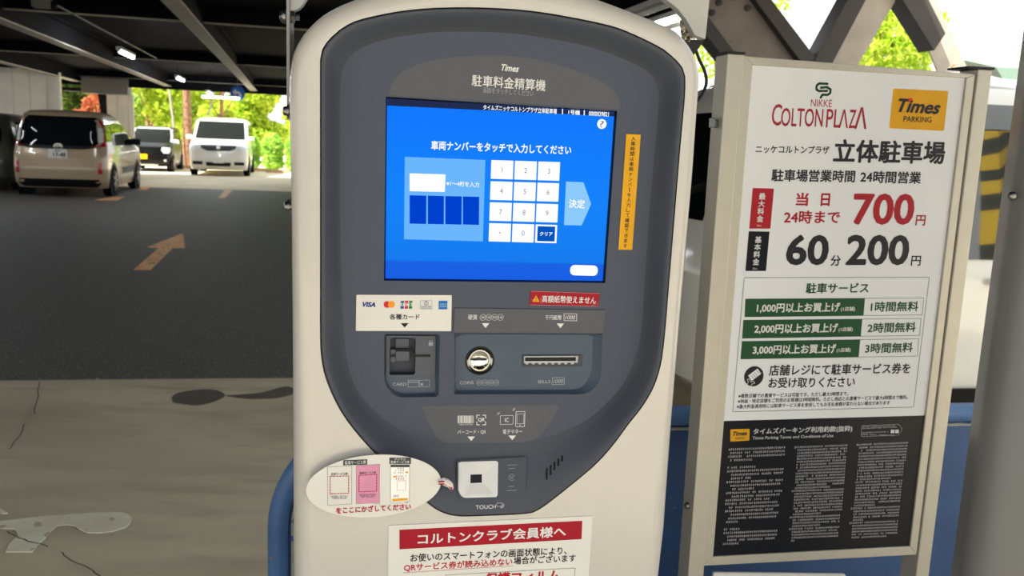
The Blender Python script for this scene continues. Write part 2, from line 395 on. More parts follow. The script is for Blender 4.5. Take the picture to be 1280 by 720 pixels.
# ---- screen
DSc = DI + .007
b = MB(); b.loft([[FM.w(x, DI, z) for x, z in scr_open], [FM.w(x, DSc + .001, z) for x, z in inset(scr_open, .0022)]], False, True)
build('screen_bezel', b, black, pm)
m = bpy.data.materials.new('screen_glow'); m.use_nodes = True; n = m.node_tree; pb = n.nodes['Principled BSDF']
t = n.nodes.new('ShaderNodeTexCoord'); sx = n.nodes.new('ShaderNodeSeparateXYZ'); rp = n.nodes.new('ShaderNodeValToRGB')
n.links.new(t.outputs['Generated'], sx.inputs[0]); n.links.new(sx.outputs['Z'], rp.inputs[0]); n.links.new(rp.outputs[0], pb.inputs['Emission Color'])
e = rp.color_ramp.elements; e[0].position = 0; e[0].color = (*lin((8, 92, 226)), 1); e[1].position = 1; e[1].color = (*lin((2, 118, 252)), 1)
q = e.new(.10); q.color = (*lin((10, 96, 226)), 1); q = e.new(.115); q.color = (*lin((6, 122, 238)), 1); q = e.new(.45); q.color = (*lin((4, 130, 252)), 1)
pb.inputs['Base Color'].default_value = (.001, .001, .002, 1); pb.inputs['Roughness'].default_value = .35; pb.inputs['Emission Strength'].default_value = 1.0; pb.inputs['Specular IOR Level'].default_value = .04
scr_quad = FM.L([(484, 122.8), (769.5, 140.6), (755, 352), (481.8, 349)], DSc)
sc = build('touch_screen', MB().prism(FM, scr_quad, DSc, DSc + .0008), m, pm)
d1, d2, d3 = DSc - .0003, DSc - .0006, DSc - .0009
W = emis('screen_white', (250, 252, 255), 1.05)
def ui(name, mm, fn, par=None):
    return printed(name, fn, mm, par or sc)
ui('status_bar', emis('screen_navy', (34, 44, 78)), lambda b: quad(b, FM, [(484.2, 123), (769.3, 140.8), (768.8, 145.5), (484, 132)], d1))
def f(b):
    text(b, FM, 'タイムズニッケコルトンプラザ立体駐車場', 604, 134, 696, 139.3, 6.5, d2, .02); text(b, FM, '|', 702.5, 139.5, 703.7, 139.5, 6.5, d2, .01)
    text(b, FM, '1号機', 710.5, 140, 725, 141, 6, d2, .02); text(b, FM, '|', 729.7, 141, 730.9, 141, 6.5, d2, .01); text(b, FM, '0000039821', 736, 141.7, 761, 143, 5.5, d2, .02)
ui('status_text', W, f)
ui('help_button', W, lambda b: b.disc(FM, FM.loc(752.3, 155, d1), .0068, d1))
ui('help_mark', emis('screen_digit', (128, 140, 156)), lambda b: text(b, FM, '?', 750, 155, 755, 155.3, 8.5, d2, .0))
ui('prompt_text', W, lambda b: text(b, FM, '車両ナンバーをタッチで入力してください', 539, 181.5, 714, 187.8, 11.5, d1, .025))
ui('entry_panel', emis('screen_pale', (108, 182, 252)), lambda b: quad(b, FM, [(506, 196), (606.7, 200), (603.6, 301.7), (505, 299)], d1))
ui('entry_field', W, lambda b: quad(b, FM, [(512, 216.6), (557, 218), (556, 240), (512, 239)], d2, .0015))
ui('entry_hint', W, lambda b: text(b, FM, '※1～4桁を入力', 558, 229, 599, 231, 6.5, d2, .015))
for x0, x1 in ((512, 533), (534.8, 555), (556.6, 577.2), (578.6, 599)):
    k = (x0 - 512) / 87; ui('digit_box', emis('screen_deep', (0, 66, 206)), lambda b: quad(b, FM, [(x0, 244 + 2 * k), (x1, 244.5 + 2 * k), (x1 - .3, 280 + 1.5 * k), (x0, 279.5 + 1.5 * k)], d2))
TL, TR_, BL, BR = [Vector(FM.loc(*p, d1)) for p in ((614.2, 200), (700.2, 202.7), (610.7, 301.7), (695.5, 304))]
def kp(u, v): return tuple((TL * (1 - u) + TR_ * u) * (1 - v) + (BL * (1 - u) + BR * u) * v)
keys = ['1', '2', '3', '4', '5', '6', '7', '8', '9', '・', '0', 'クリア']
gy = emis('screen_digit', (128, 140, 156))
for i, ch in enumerate(keys):
    c, r_ = i % 3, i // 3; u0, u1 = c * .3405, c * .3405 + .319; v0, v1 = r_ * .2575, r_ * .2575 + .2275
    rect = [kp(u0, v0), kp(u1, v0), kp(u1, v1), kp(u0, v1)]
    b = MB(); b.flat(FM, round_poly(rect, .0008), d1); kk = build('key', b, W, sc)
    b = MB(); cc = Vector(kp((u0 + u1) / 2, (v0 + v1) / 2)); 
    if ch == 'クリア':
        bb = MB(); bb.flat(FM, [tuple(cc + (Vector(p) - cc) * .82) for p in rect], d2); build('key_fill', bb, emis('screen_key_blue', (0, 84, 190)), sc)
    vs, fs, x0, x1, y0, y1 = glyphs(ch, .02 if ch == 'クリア' else -.006)
    s_ = .0072 / .72 if ch != 'クリア' else .0185 / (x1 - x0)
    b.v = []; b.f = []; b.add([FM.w(cc.x + (x - (x0 + x1) / 2) * s_ * (.9 if ch != 'クリア' else 1), d3 + lift, cc.y + (y - (y0 + y1) / 2) * s_) for x, y, lift in vs], fs)
    build('key_text', b, W if ch == 'クリア' else gy, sc)
ui('enter_button', emis('screen_sky', (140, 202, 252)), lambda b: quad(b, FM, [(707.5, 227), (729.3, 227.8), (738.9, 255), (727, 281.8), (705, 281.3)], d1, .001))
ui('enter_text', W, lambda b: text(b, FM, '決定', 711, 254.2, 731, 255.2, 11, d2, .02))
ui('lower_button', W, lambda b: quad(b, FM, [(713, 331), (747.6, 332), (746.8, 345), (712.3, 344)], d1, .0075, 6))

# ---- printing on the face
dp = DI - .0006
def pr(name, mm, par, fn): return printed(name, fn, mm, par)
def f(b):
    text(b, FM, 'Times', 626, 84, 648.5, 86.2, 8.5, dp, .03, .22); text(b, FM, '駐車料金精算機', 590, 100.3, 682, 107, 14.5, dp, .012)
pr('lettering', white_print, fp, f)
pr('lettering', grey_print, fp, lambda b: text(b, FM, '画面をタッチしてください', 604, 112.5, 667, 117.3, 7, dp, 0))
dpb = DI - .0024
def f(b):
    text(b, FM, '硬貨', 585, 396.3, 596.5, 396.5, 6.5, dpb, .008)
    for i, s_ in enumerate(('500', '100', '50', '10')):
        c = 603.7 + 7.3 * i; b.ring(FM, FM.loc(c, 396.7, dpb), .0043, .0004, dpb); text(b, FM, s_, c - 2.3, 396.7, c + 2.3, 396.7, 3, dpb, 0)
    tri(b, FM, 607, 407, 9.5, 6, dpb); text(b, FM, '千円紙幣', 681.5, 396.8, 702, 397, 6.3, dpb, .008)
    b.stroke(FM, FM.L([(705, 392.2), (721, 392.4), (720.8, 401), (705, 400.8)], dpb), .0007, dpb, True); text(b, FM, '1000', 707, 396.7, 719, 396.8, 5, dpb, 0, .2)
    tri(b, FM, 700.5, 407.3, 9, 5.8, dpb)
pr('lettering', white_print, band, f)
dr = DC - .0004
def f(b):
    text(b, FM, 'COINS', 575, 478.5, 592, 478.3, 4, dr, 0)
    for i, s_ in enumerate(('500', '100', '50', '10')):
        c = 599.3 + 7 * i; b.ring(FM, FM.loc(c, 478.3, dr), .0041, .0005, dr); text(b, FM, s_, c - 2.4, 478.3, c + 2.4, 478.3, 2.8, dr, 0)
    text(b, FM, 'BILLS', 673, 477.3, 688, 477, 4, dr, 0); b.stroke(FM, FM.L([(690.5, 472.3), (705.5, 472), (705, 480.5), (690, 480.8)], dr), .0006, dr, True); text(b, FM, '1000', 692, 476.5, 704, 476.4, 5, dr, 0, .2)
pr('lettering', mat('dim_print', (165, 168, 172), .6), cr, f)
def f(b):
    text(b, FM, 'CARD', 491, 480.3, 508, 480.2, 4, dr, 0); b.stroke(FM, FM.L([(510, 475.5), (523.5, 475.3), (523, 483.5), (510, 483.8)], dr), .0005, dr, True)
    b.stroke(FM, FM.L([(510, 477.8), (523, 477.6)], dr), .0009, dr); b.stroke(FM, FM.L([(524.5, 475.3), (537, 475.1), (536.7, 483.3), (524.3, 483.5)], dr), .0005, dr, True); quad(b, FM, [(526, 479), (528.5, 479), (528.5, 482), (526, 482)], dr)
pr('lettering', mat('dim_print', (165, 168, 172), .6), kr, f)
def f(b):
    r = random.Random(3); x = 572
    while x < 592: wd = r.choice((.6, .6, 1.1, 1.7)); quad(b, FM, [(x, 519.5), (x + wd, 519.5), (x + wd, 529), (x, 529)], dp); x += wd + r.choice((.6, .9))
    micro(b, FM, 574, 530.6, 591, 530.5, 1.8, dp, 2)
    text(b, FM, 'バーコード・QR', 572, 540.3, 607.3, 539.8, 5.5, dp, .005); tri(b, FM, 589, 548.4, 9.5, 5.5, dp)
    text(b, FM, 'QR', 597.5, 525, 606, 524.8, 5, dp, .02)
    for cx, cy, sx_, sy_ in ((596, 519, 1, 1), (607, 519, -1, 1), (596, 531, 1, -1), (607, 531, -1, -1)): b.stroke(FM, FM.L([(cx + 3.5 * sx_, cy), (cx, cy), (cx, cy + 3.5 * sy_)], dp), .0011, dp)
    b.stroke(FM, round_poly(FM.L([(625.5, 519.6), (641.5, 519.3), (641.2, 530.3), (625.3, 530.6)], dp), .0015), .0006, dp, True); text(b, FM, 'IC', 631, 525, 636, 525, 5, dp, .01)
    b.stroke(FM, round_poly(FM.L([(645, 514.5), (656.2, 514.3), (655.6, 533.2), (644.4, 533.3)], dp), .0015), .0008, dp, True); b.stroke(FM, FM.L([(646.3, 517.5), (655, 517.3), (654.5, 529.6), (646, 529.8)], dp), .0005, dp, True); b.disc(FM, FM.loc(650, 531.5, dp), .0008, dp, 10)
    for cx, cy in ((624.5, 518.5), (643.8, 513.5)):
        for rr in (1.6, 3): b.stroke(FM, FM.L([(cx - rr, cy - .2), (cx - rr * .75, cy - rr * .75), (cx, cy - rr)], dp), .0005, dp)
    text(b, FM, '電子マネー', 628.5, 539.8, 653, 539.3, 5.5, dp, .005); tri(b, FM, 640.3, 547.2, 9.5, 5.5, dp)
pr('lettering', white_print, fp, f)
# ---- chin: window of the code reader, touch mark, speaker slots
P0 = Vector(FM.w(*(lambda p: (p[0], DI, p[1]))(FM.loc(605, 554, DI)))); P1 = Vector(FM.w(*(lambda p: (p[0], -.0006, p[1]))(FM.loc(605, 641, -.0006))))
FC = Frame(P0, DM, (P0 - P1).normalized()); dk = -.0006
ro = round_poly(FC.L([(571.5, 575.5), (658.5, 572), (658, 616), (652, 623), (578, 624.5), (572, 616)], -.004), [.001, .002, .006, .006, .006, .006])
wq_ = round_poly(FC.L([(573.5, 577), (623, 576.3), (623, 621.5), (579.5, 622), (573.8, 614)], -.004), [.001, .001, .001, .005, .005]); cw = FC.loc(599, 599, -.004)
b = MB(); b.holes(FC, [ro, star(wq_, cw, 64)], -.004); b.loft([[FC.w(x, d, z) for x, z in ro] for d in (-.004, .004)], False, False)
rd = build('reader_frame', b, rimgrey, pm)
oq = star(wq_, cw, 64); iq = star(FC.L([(587.5, 592), (606, 591.7), (606, 604.7), (587.5, 605)], -.001), cw, 64); mid = star(FC.L([(577.5, 580), (619, 579.5), (619, 618.5), (579, 618.5)], -.004), cw, 64)
b = MB(); b.loft([[FC.w(x, d, z) for x, z in lp] for lp, d in ((oq, -.0042), (mid, -.0040), (iq, -.0012))], False, True)
rw = build('reader_window', b, mat('reader_white', (206, 206, 206), .25, 0, .03, 40, 0, .5, .4), pm)
build('reader_lens', MB().prism(FC, FC.L([(588.8, 593), (603, 592.8), (603, 603.3), (588.8, 603.6)], -.0014), -.0016, -.0008), black, rw)
b = MB()
for x0, x1, y in ((634.5, 647, 582), (636, 643.5, 586.4), (636, 643.5, 608.7), (634, 647, 613.7)): b.stroke(FC, FC.L([(x0, y), (x1, y - .3)], -.0044), .0006, -.0044)
c = FC.loc(640.3, 597.3, -.0044); b.stroke(FC, [(c[0] + .004 * math.cos(a), c[1] + .0045 * math.sin(a)) for a in [.3 + k * .38 for k in range(15)]], .0006, -.0044); b.ring(FC, c, .0016, .0006, -.0044, 12)
build('touch_mark', b, grey_print, rd)
b = MB(); text(b, FC, 'TOUCH', 596, 634, 621, 633.3, 5, dk - .002, .008)
b.stroke(FC, round_poly(FC.L([(622.3, 629), (628.5, 628.7), (628.5, 633), (622.3, 633.3)], dk - .002), .001), .0005, dk - .002, True)
for rr in (.0025, .004): b.stroke(FC, [(FC.loc(627.5, 631.5, dk)[0] + rr * math.cos(a), FC.loc(627.5, 631.5, dk)[1] + rr * math.sin(a)) for a in (-1.9, -1.4, -.9, -.4, 0, .4)], .0006, dk - .002)
build('touch_lettering', b, white_print, pm)
b = MB()
for x, y0, y1 in ((683.6, 584.8, 600), (688.4, 581, 594.3), (693.2, 576.8, 588.3), (698, 573, 582.8), (702.8, 569, 577.3)):
    hs_ = [on_rim(px_, py_) for px_, py_ in ((x - 1.2, y0 + 1), (x, y0), (x + 1.3, y0 + 1), (x + 1.1, y1 - 1), (x, y1), (x - 1.4, y1 - 1))]
    b.loft([[p + n_ * .0005 for p, n_ in hs_], [p - n_ * .003 for p, n_ in hs_]])
build('speaker_slots', b, black, pm)
# ---- coin slot and bill slot
cc = FM.loc(599.8, 451, DC); c3 = FM.w(cc[0], DC, cc[1])
b = MB(); b = MB(); b.loft([[c3 - NM * h + (DM * math.cos(2 * math.pi * k / 40) + Z * math.sin(2 * math.pi * k / 40)) * r_ for k in range(40)] for r_, h in [(.0212, .0), (.0208, .0011), (.0192, .0011), (.0184, -.003)]], False, False); coin = build('coin_slot_ring', b, black, pm, smooth=True)
b = MB(); b.loft([[c3 + NM * h + (DM * math.cos(2 * math.pi * k / 40) + Z * math.sin(2 * math.pi * k / 40)) * r_ for k in range(40)] for r_, h in [(.0186, .001), (.0172, .005), (.0145, .0085), (.0105, .011), (.006, .0125), (.0002, .0132)]], False, True); build('coin_dish', b, chrome, coin, smooth=True)
b = MB(); b.prism(FM, FM.L([(588.5, 450.7), (609.5, 450.5), (609.5, 452.3), (588.5, 452.6)], DC), DC + .0095, DC + .016); build('coin_slit', b, black, coin)
b = MB(); b.prism(FM, FM.L([(652.8, 443.3), (728.3, 443), (727.6, 457.8), (652.5, 458.3)], DC), DC - .0012, DC + .002); bs = build('bill_slot_plate', b, mat('bill_plate', (62, 66, 74), .4), pm, bevel=.0005)
b = MB(); b.ringframe(FM, FM.L([(655, 445), (722.3, 444.6), (721.8, 453), (654.8, 453.4)], DC - .002), FM.L([(656, 446.3), (719.8, 446), (719.5, 450.8), (656, 451.2)], DC - .002), DC - .004, DC - .001)
for i in range(8): x = 658.5 + i * 8.1; b.prism(FM, FM.L([(x - 2, 453), (x + 2, 453), (x + 1.5, 455.2), (x - 1.5, 455.2)], DC - .002), DC - .003, DC - .001)
build('bill_slot_lip', b, mat('slot_lip', (170, 172, 175), .35), bs)
build('bill_slit', MB().prism(FM, FM.L([(656, 446.3), (719.8, 446), (719.5, 450.8), (656, 451.2)], DC - .0014), DC - .0016, DC + .001), black, bs)
# ---- card reader
pl = mat('reader_plate', (82, 85, 94), .5, 0, .04, 150); pk = mat('reader_pocket', (56, 60, 72), .5)
plate_o = round_poly(FM.L([(483, 419.5), (544, 420), (543.5, 470), (483, 471)], DC - .004), .0015); pocket = round_poly(FM.L([(487.5, 421.5), (519.7, 422), (519, 468.5), (486.3, 468.8)], DC - .004), .004)
b = MB(); b.holes(FM, [plate_o, pocket], DC - .004); b.loft([[FM.w(x, DC - .004, z) for x, z in plate_o], [FM.w(x, DC, z) for x, z in plate_o]], False, False)
cp = build('card_reader', b, pl, pm)
b = MB(); b.loft([[FM.w(x, DC - .004, z) for x, z in pocket], [FM.w(x, DC + .008, z) for x, z in inset(pocket, .001)]], False, True); build('card_pocket', b, pk, cp)
b = MB(); b.prism(FM, FM.L([(494.5, 438.5), (511.5, 438.5), (511.5, 450.5), (494.5, 451)], DC), DC - .003, DC + .008); b.prism(FM, FM.L([(494.5, 424), (511.5, 424), (511.5, 436), (494.5, 436)], DC), DC + .003, DC + .008)
b.prism(FM, FM.L([(488, 436.5), (494.5, 436.5), (494.5, 452.5), (488, 452.5)], DC), DC - .002, DC + .008); build('card_guide', b, pl, cp, bevel=.0008)
b = MB(); b.prism(FM, FM.L([(494.5, 436.7), (511.5, 436.8), (520, 443), (538, 443), (538, 446), (518.5, 446.3), (510.5, 439), (494.5, 438.3)], DC - .0045), DC - .0046, DC - .003); b.prism(FM, FM.L([(488.5, 443.5), (494, 443.5), (494, 446.3), (488.5, 446.3)], DC - .0045), DC - .0046, DC - .003); build('card_slit', b, black, cp)
b = MB(); quad(b, FM, [(535.8, 428), (541.3, 428), (541.3, 432.3), (535.8, 432.3)], DC - .0045); b.stroke(FM, FM.L([(536.8, 428), (536.8, 426), (540.3, 426), (540.3, 428)], DC - .0045), .0007, DC - .0045); build('lock_mark', b, grey_print, cp)
# ---- stickers
ds = DI - .0012
def sticker(name, pts, mm, r=0, label=None):
    b = MB(); p = FM.L(pts, ds); b.prism(FM, round_poly(p, r) if r else p, ds, DI - .0001 if DI else 0); return build(name, b, mm, pm, label=label)
st = sticker('card_brand_sticker', [(445.5, 368.5), (564.8, 369), (564, 414), (444.7, 413.6)], paper, .0015, 'white sticker with card brand marks'); dz = ds - .0003; dy = dz - .0003
navy = mat('navy_ink', (28, 48, 120), .5)
pr('card_brand_mark', navy, st, lambda b: text(b, FM, 'VISA', 452.5, 380.5, 470, 380.8, 6.3, dz, .045, .25))
pr('card_brand_mark', mat('mark_red', (200, 36, 44), .5), st, lambda b: b.disc(FM, FM.loc(483.8, 380.6, dz), .0047, dz)); pr('card_brand_mark', mat('mark_orange', (238, 146, 30), .5), st, lambda b: b.disc(FM, FM.loc(489.2, 380.6, dy), .0047, dy))
for x, s_, col in ((502.8, 'J', (16, 76, 150)), (508, 'C', (190, 24, 48)), (513.3, 'B', (32, 120, 66))):
    k = pr('card_brand_mark', mat('mark_' + s_, col, .5), st, lambda b: quad(b, FM, [(x - 2, 377.3 - (1 if s_ != 'J' else .6)), (x + 2.3, 375.8), (x + 2, 385.8), (x - 2.2, 386)], dz, .0008)); 
pr('card_brand_mark', paper, st, lambda b: quad(b, FM, [(500.8, 378.6), (515.6, 378.6), (515.6, 382.8), (500.8, 382.8)], dy))
pr('card_brand_mark', navy, st, lambda b: text(b, FM, 'J', 501.6, 380.7, 503.8, 380.7, 3.6, dy - .0002, .04)); pr('card_brand_mark', red_ink, st, lambda b: text(b, FM, 'C', 506.5, 380.7, 509.6, 380.7, 3.6, dy - .0002, .04)); pr('card_brand_mark', mat('mark_B', (32, 120, 66)), st, lambda b: text(b, FM, 'B', 511.8, 380.7, 514.6, 380.7, 3.6, dy - .0002, .04))
def f(b):
    b.stroke(FM, FM.L([(525.5, 375.8), (540, 375.8), (540, 386.3), (525.5, 386.3)], dz), .0003, dz, True); b.ring(FM, FM.loc(532.7, 379.2, dz), .0029, .0006, dz); b.stroke(FM, FM.L([(532.6, 377), (532.6, 381.4)], dz), .0008, dz); text(b, FM, 'Diners Club', 526.6, 383.2, 539, 383.2, 2, dz, .01); text(b, FM, 'INTERNATIONAL', 526.6, 385.3, 539, 385.3, 1.2, dz, 0)
pr('card_brand_mark', mat('mark_slate', (72, 96, 140), .5), st, f)
k = pr('card_brand_mark', mat('mark_blue', (22, 104, 178), .5), st, lambda b: quad(b, FM, [(548.4, 376), (559.3, 376), (559, 386.7), (548.2, 386.7)], dz))
pr('card_brand_mark', mat('mark_pale', (150, 196, 230), .5), st, lambda b: (text(b, FM, 'AMERICAN', 549.8, 380.3, 558.4, 380.3, 2, dy, .02), text(b, FM, 'EXPRESS', 549.8, 383, 558.4, 383, 2, dy, .02)))
pr('lettering', ink, st, lambda b: (text(b, FM, '各種カード', 487, 396, 524.5, 396, 7, dz, .016), tri(b, FM, 505.8, 406.7, 10, 5.4, dz)))
st = sticker('yellow_strip_sticker', [(783, 167.5), (801, 168.3), (790.3, 312.3), (773, 312)], yellow, 0, 'narrow yellow sticker with vertical lettering')
pr('lettering', ink, st, lambda b: vtext(b, FM, '入庫時間は車両ナンバーを入力して確認できます', 791.8, 173.2, 781.6, 307.3, 5.9, dz, .012))
st = sticker('red_sticker', [(663.5, 363.8), (749.3, 366.7), (748, 383), (662.3, 381)], crimson, 0, 'red sticker with a yellow warning triangle')
pr('lettering', white_print, st, lambda b: text(b, FM, '高額紙幣使えません', 677.5, 373.5, 745, 375.6, 9, dz, .014))
pr('warning_triangle', yellow, st, lambda b: quad(b, FM, [(665.5, 377), (670, 369), (674.5, 377.3)], dz)); pr('warning_mark', ink, st, lambda b: (quad(b, FM, [(669.6, 371.3), (670.5, 371.3), (670.3, 374.6), (669.8, 374.6)], dy), quad(b, FM, [(669.6, 375.2), (670.5, 375.2), (670.5, 376.2), (669.6, 376.2)], dy)))
pr('tape_scratch', mat('tape_line', (206, 150, 150), .6), st, lambda b: [b.stroke(FM, FM.L(p, dy), .0004, dy) for p in (((697.5, 366), (697.3, 368)), ((676, 379), (675.6, 374.5), (676.6, 371.5)), ((739, 382.5), (744.5, 380.3), (748, 379.5)), ((663.5, 374.5), (667, 374.8)), ((663.6, 363.9), (749.2, 366.8)), ((662.4, 381), (748, 383)))])
# ---- side bolts
for x, y in ((361.5, 139), (362.5, 258)):
    a_, z_ = FM.loc(x, y, .05); c = FM.w(a_ + .004, .05, z_)
    b = MB(); b.lathe(c, -DM, [(.0001, -.004), (.0055, -.004), (.0055, .004), (.009, .004), (.009, .0065), (.0062, .0068), (.0062, .0105), (.004, .012), (.0001, .012)], 12); build('side_bolt', b, bolt_m, pm, smooth=True)

# ------------------------------------------------------------------ notice sheet on the machine
dn = -.0012
p = FM.L([(485.8, 657), (741, 645), (731, 790), (483.5, 800)], dn); nb = MB().prism(FM, p, dn, -.0002); b0 = FM.w((p[2][0] + p[3][0]) / 2, dn, min(p[2][1], p[3][1]))
ns = thing('notice_sheet', 'white paper notice with a red heading bar, taped to the machine below its screen panel', 'notice', b0, YM)
nsh = build('sheet', nb, paper, ns); dn2 = dn - .0003; dn3 = dn2 - .0003
pr('heading_bar', crimson, nsh, lambda b: quad(b, FM, [(499.3, 662.3), (728, 651), (727, 674), (499.3, 686.7)], dn2))
pr('heading', white_print, nsh, lambda b: text(b, FM, 'コルトンクラブ会員様へ', 522, 674, 707.5, 664, 14, dn3, .022))
pr('lettering', ink, nsh, lambda b: (text(b, FM, 'お使いのスマートフォンの画面状態により、', 513, 697.5, 708.5, 688, 10, dn2, .018), text(b, FM, '場合がございます', 642, 701, 719.7, 697.3, 9.6, dn2, .018), b.stroke(FM, FM.L([(557, 800), (557.5, 718.7), (719, 710), (712, 795)], dn2), .0005, dn2)))
pr('lettering', red_ink, nsh, lambda b: (text(b, FM, 'QRサービス券が読み込めない', 505, 710, 640.5, 702, 9.8, dn2, .02), b.stroke(FM, FM.L([(504, 716), (641, 707.2)], dn2), .0006, dn2), text(b, FM, '保護フィルム', 606, 724, 700, 719, 15, dn2, .035)))

# ------------------------------------------------------------------ oval tag held by a twist tie
dt = -.016
cx, cy = FM.loc(468, 607.8, dt); ra = (FM.loc(552.3, 604, dt)[0] - FM.loc(383.8, 604, dt)[0]) / 2; rb = (FM.loc(468, 569, dt)[1] - FM.loc(468, 647, dt)[1]) / 2
ov = [(cx + ra * math.cos(a) , cy + rb * math.sin(a) + ra * math.cos(a) * .035) for a in [2 * math.pi * k / 64 for k in range(64)]]
ot = thing('oval_tag', 'white oval card tag with pictures of parking tickets hanging at the machine edge', 'tag', FM.w(cx, dt, cy - rb), YM)
oc = build('card', MB().prism(FM, ov, dt, dt + .0012), paper, ot); dt2 = dt - .0003; dt3 = dt2 - .0003
dgrey = mat('label_grey', (66, 68, 70), .6); pink = mat('ticket_pink', (206, 140, 170), .6)
pr('ticket_heading', dgrey, oc, lambda b: quad(b, FM, [(429, 575.3), (459, 574), (459, 580.8), (429, 581.8)], dt2))
pr('ticket_heading', dgrey, oc, lambda b: (quad(b, FM, [(486.8, 572), (513.8, 572), (513.6, 580), (486.8, 580)], dt2), quad(b, FM, [(488.5, 581), (511.8, 581), (511.8, 584), (488.5, 584)], dt3)))
pr('ticket_picture', pink, oc, lambda b: quad(b, FM, [(445.3, 582), (474.5, 580.6), (474.5, 628.4), (445.3, 629.9)], dt2))
pr('ticket_picture', mat('phone_white', (240, 240, 238), .5), oc, lambda b: quad(b, FM, [(488.3, 581), (512, 581), (511.6, 626.8), (488.3, 627.6)], dt2))
pr('ticket_outline', mat('line_grey', (120, 122, 122), .6), oc, lambda b: (b.stroke(FM, FM.L([(409.2, 583.5), (439.7, 582.8), (439.7, 630), (409.7, 631.8)], dt2), .0005, dt2, True), b.stroke(FM, FM.L([(445.3, 582), (474.5, 580.6), (474.5, 628.4), (445.3, 629.9)], dt3), .0004, dt3, True), b.stroke(FM, FM.L([(488.3, 581), (512, 581), (511.6, 626.8), (488.3, 627.6)], dt3), .0004, dt3, True)))
pr('lettering', white_print, oc, lambda b: (text(b, FM, '駐車サービス券', 431, 578.7, 457.5, 577.4, 4.6, dt3, .01), text(b, FM, 'デジタル', 493, 574, 507.5, 574, 3, dt3, .01), text(b, FM, '駐車サービス券', 488.6, 577.6, 511.8, 577.6, 3.6, dt3, .01)))
def f(b):
    text(b, FM, '駐車サービス券', 414, 592.8, 434.6, 592.2, 3.2, dt3, .01); text(b, FM, '駐車サービス券', 449.8, 591.6, 470, 590.6, 3.2, dt3, .01)
    for i, (x0, x1, y) in enumerate(((413, 435.5, 620.3), (414.5, 434, 622), (417, 432, 623.4), (449, 470.6, 618.3), (450, 470, 620), (452, 469, 621.6), (496, 505, 585.6), (494, 506, 588), (491.5, 505, 591), (495, 508, 595.5), (491.5, 499, 619.5), (491.5, 500, 621), (468, 475, 630), (507, 513, 627.9))): micro(b, FM, x0, y, x1, y - .3, 1.5, dt3, i)
pr('lettering', dgrey, oc, f)
def dash(b, pts, step):
    P_ = [Vector(p) for p in FM.L(pts, dt3)]
    for i in range(4):
        a_, c_ = P_[i], P_[(i + 1) % 4]; n_ = int((c_ - a_).length / step)
        for k in range(n_): u = k / n_; b.stroke(FM, [tuple(a_.lerp(c_, u)), tuple(a_.lerp(c_, u + .55 / n_))], .0010, dt3)
pr('lettering', red_ink, oc, lambda b: (dash(b, [(412.6, 595.5), (435.8, 595), (435.8, 616.7), (412.6, 617.3)], .0036), dash(b, [(448.8, 594.3), (470.8, 593), (470.8, 613.8), (448.8, 614.8)], .0036), b.stroke(FM, FM.L([(496.3, 601), (507.2, 600.7), (507, 612.8), (496.2, 613)], dt3), .0003, dt3, True), micro(b, FM, 494.5, 598.5, 507, 598.3, 2.2, dt3, 77), text(b, FM, 'をここにかざしてください', 420, 638.3, 513.6, 633, 8, dt3, .03)))
pr('ticket_mark', yellow, oc, lambda b: (quad(b, FM, [(490.3, 623.6), (509.8, 622.6), (509.5, 625.6), (490.3, 626.6)], dt3, .001), quad(b, FM, [(507, 589.5), (510, 589.5), (510, 591.5), (507, 591.5)], dt3), quad(b, FM, [(491.5, 595), (495, 595), (495, 596.8), (491.5, 596.8)], dt3)))
b = MB(); P_ = [FM.w(*(lambda q: (q[0], d_, q[1]))(FM.loc(x, y, d_))) for x, y, d_ in ((548, 602, -.017), (554, 601.5, -.018), (559, 603.5, -.012), (562.5, 606, -.006), (564.5, 610, -.002))]
b.tube(P_, [.0035, .005, .0055, .0045, .003], 8); tw = build('twist_tie', b, mat('tie_white', (224, 214, 214), .5), ot, smooth=True)
b = MB(); b.tube([p - NM * .0045 + Z * .0015 for p in P_], .0009, 6); b.tube([p - NM * .0043 - Z * .002 for p in P_], .0008, 6); build('tie_stripe', b, crimson, tw)
# ------------------------------------------------------------------ overhead panel with an arched cutout behind the machine top
dv = .10; dv1 = .118
grey_pl = mat('panel_light_grey', (176, 176, 174), .45, 0, .02, 15)
op = [(358.3, 13.2), (368, 13.4), (373.5, 11), (378.5, 6), (384, -3), (400, -22), (440, -42), (500, -58), (600, -66), (700, -56), (770, -38), (815, -14), (833, 0), (847, 10.5), (852.5, 18), (857, 23.5), (864, 35.5), (868.5, 44), (882, 49), (884.5, 25), (887, 0), (897, -100), (357, -120)]
t = thing('overhead_panel', 'light grey overhead panel with an arched cutout above the payment machine', 'panel', FM.w(.18, dv, FM.loc(600, 49, dv)[1]), YM)
build('panel', MB().prism(FM, FM.L(op, dv), dv, dv1), grey_pl, t, bevel=.001)
b = MB(); a0 = FM.loc(360, 12, dv); a1 = FM.loc(361.5, 150, dv)
b.box(FM.w(a0[0] + .0005, dv + .03, (a0[1] + a1[1]) / 2 + .02), DM, NM, Z, .0045, .07, a0[1] - a1[1] + .04)
br = build('bracket', b, mat('bracket_grey', (140, 139, 136), .4, .3), t, bevel=.0006)
c = FM.loc(360, 21, dv + .01); c3 = FM.w(c[0], dv + .01, c[1])
b = MB(); b.lathe(c3 - DM * .002, -DM, [(.0001, 0), (.009, 0), (.0098, .003), (.0085, .006), (.005, .0085), (.0001, .0095)], 16); build('bolt', b, bolt_m, br, smooth=True)
b = MB(); b.lathe(c3 + DM * .002, DM, [(.0001, 0), (.0085, 0), (.0085, .007), (.0045, .0072), (.0045, .013), (.0001, .013)], 6); build('nut', b, bolt_m, br)
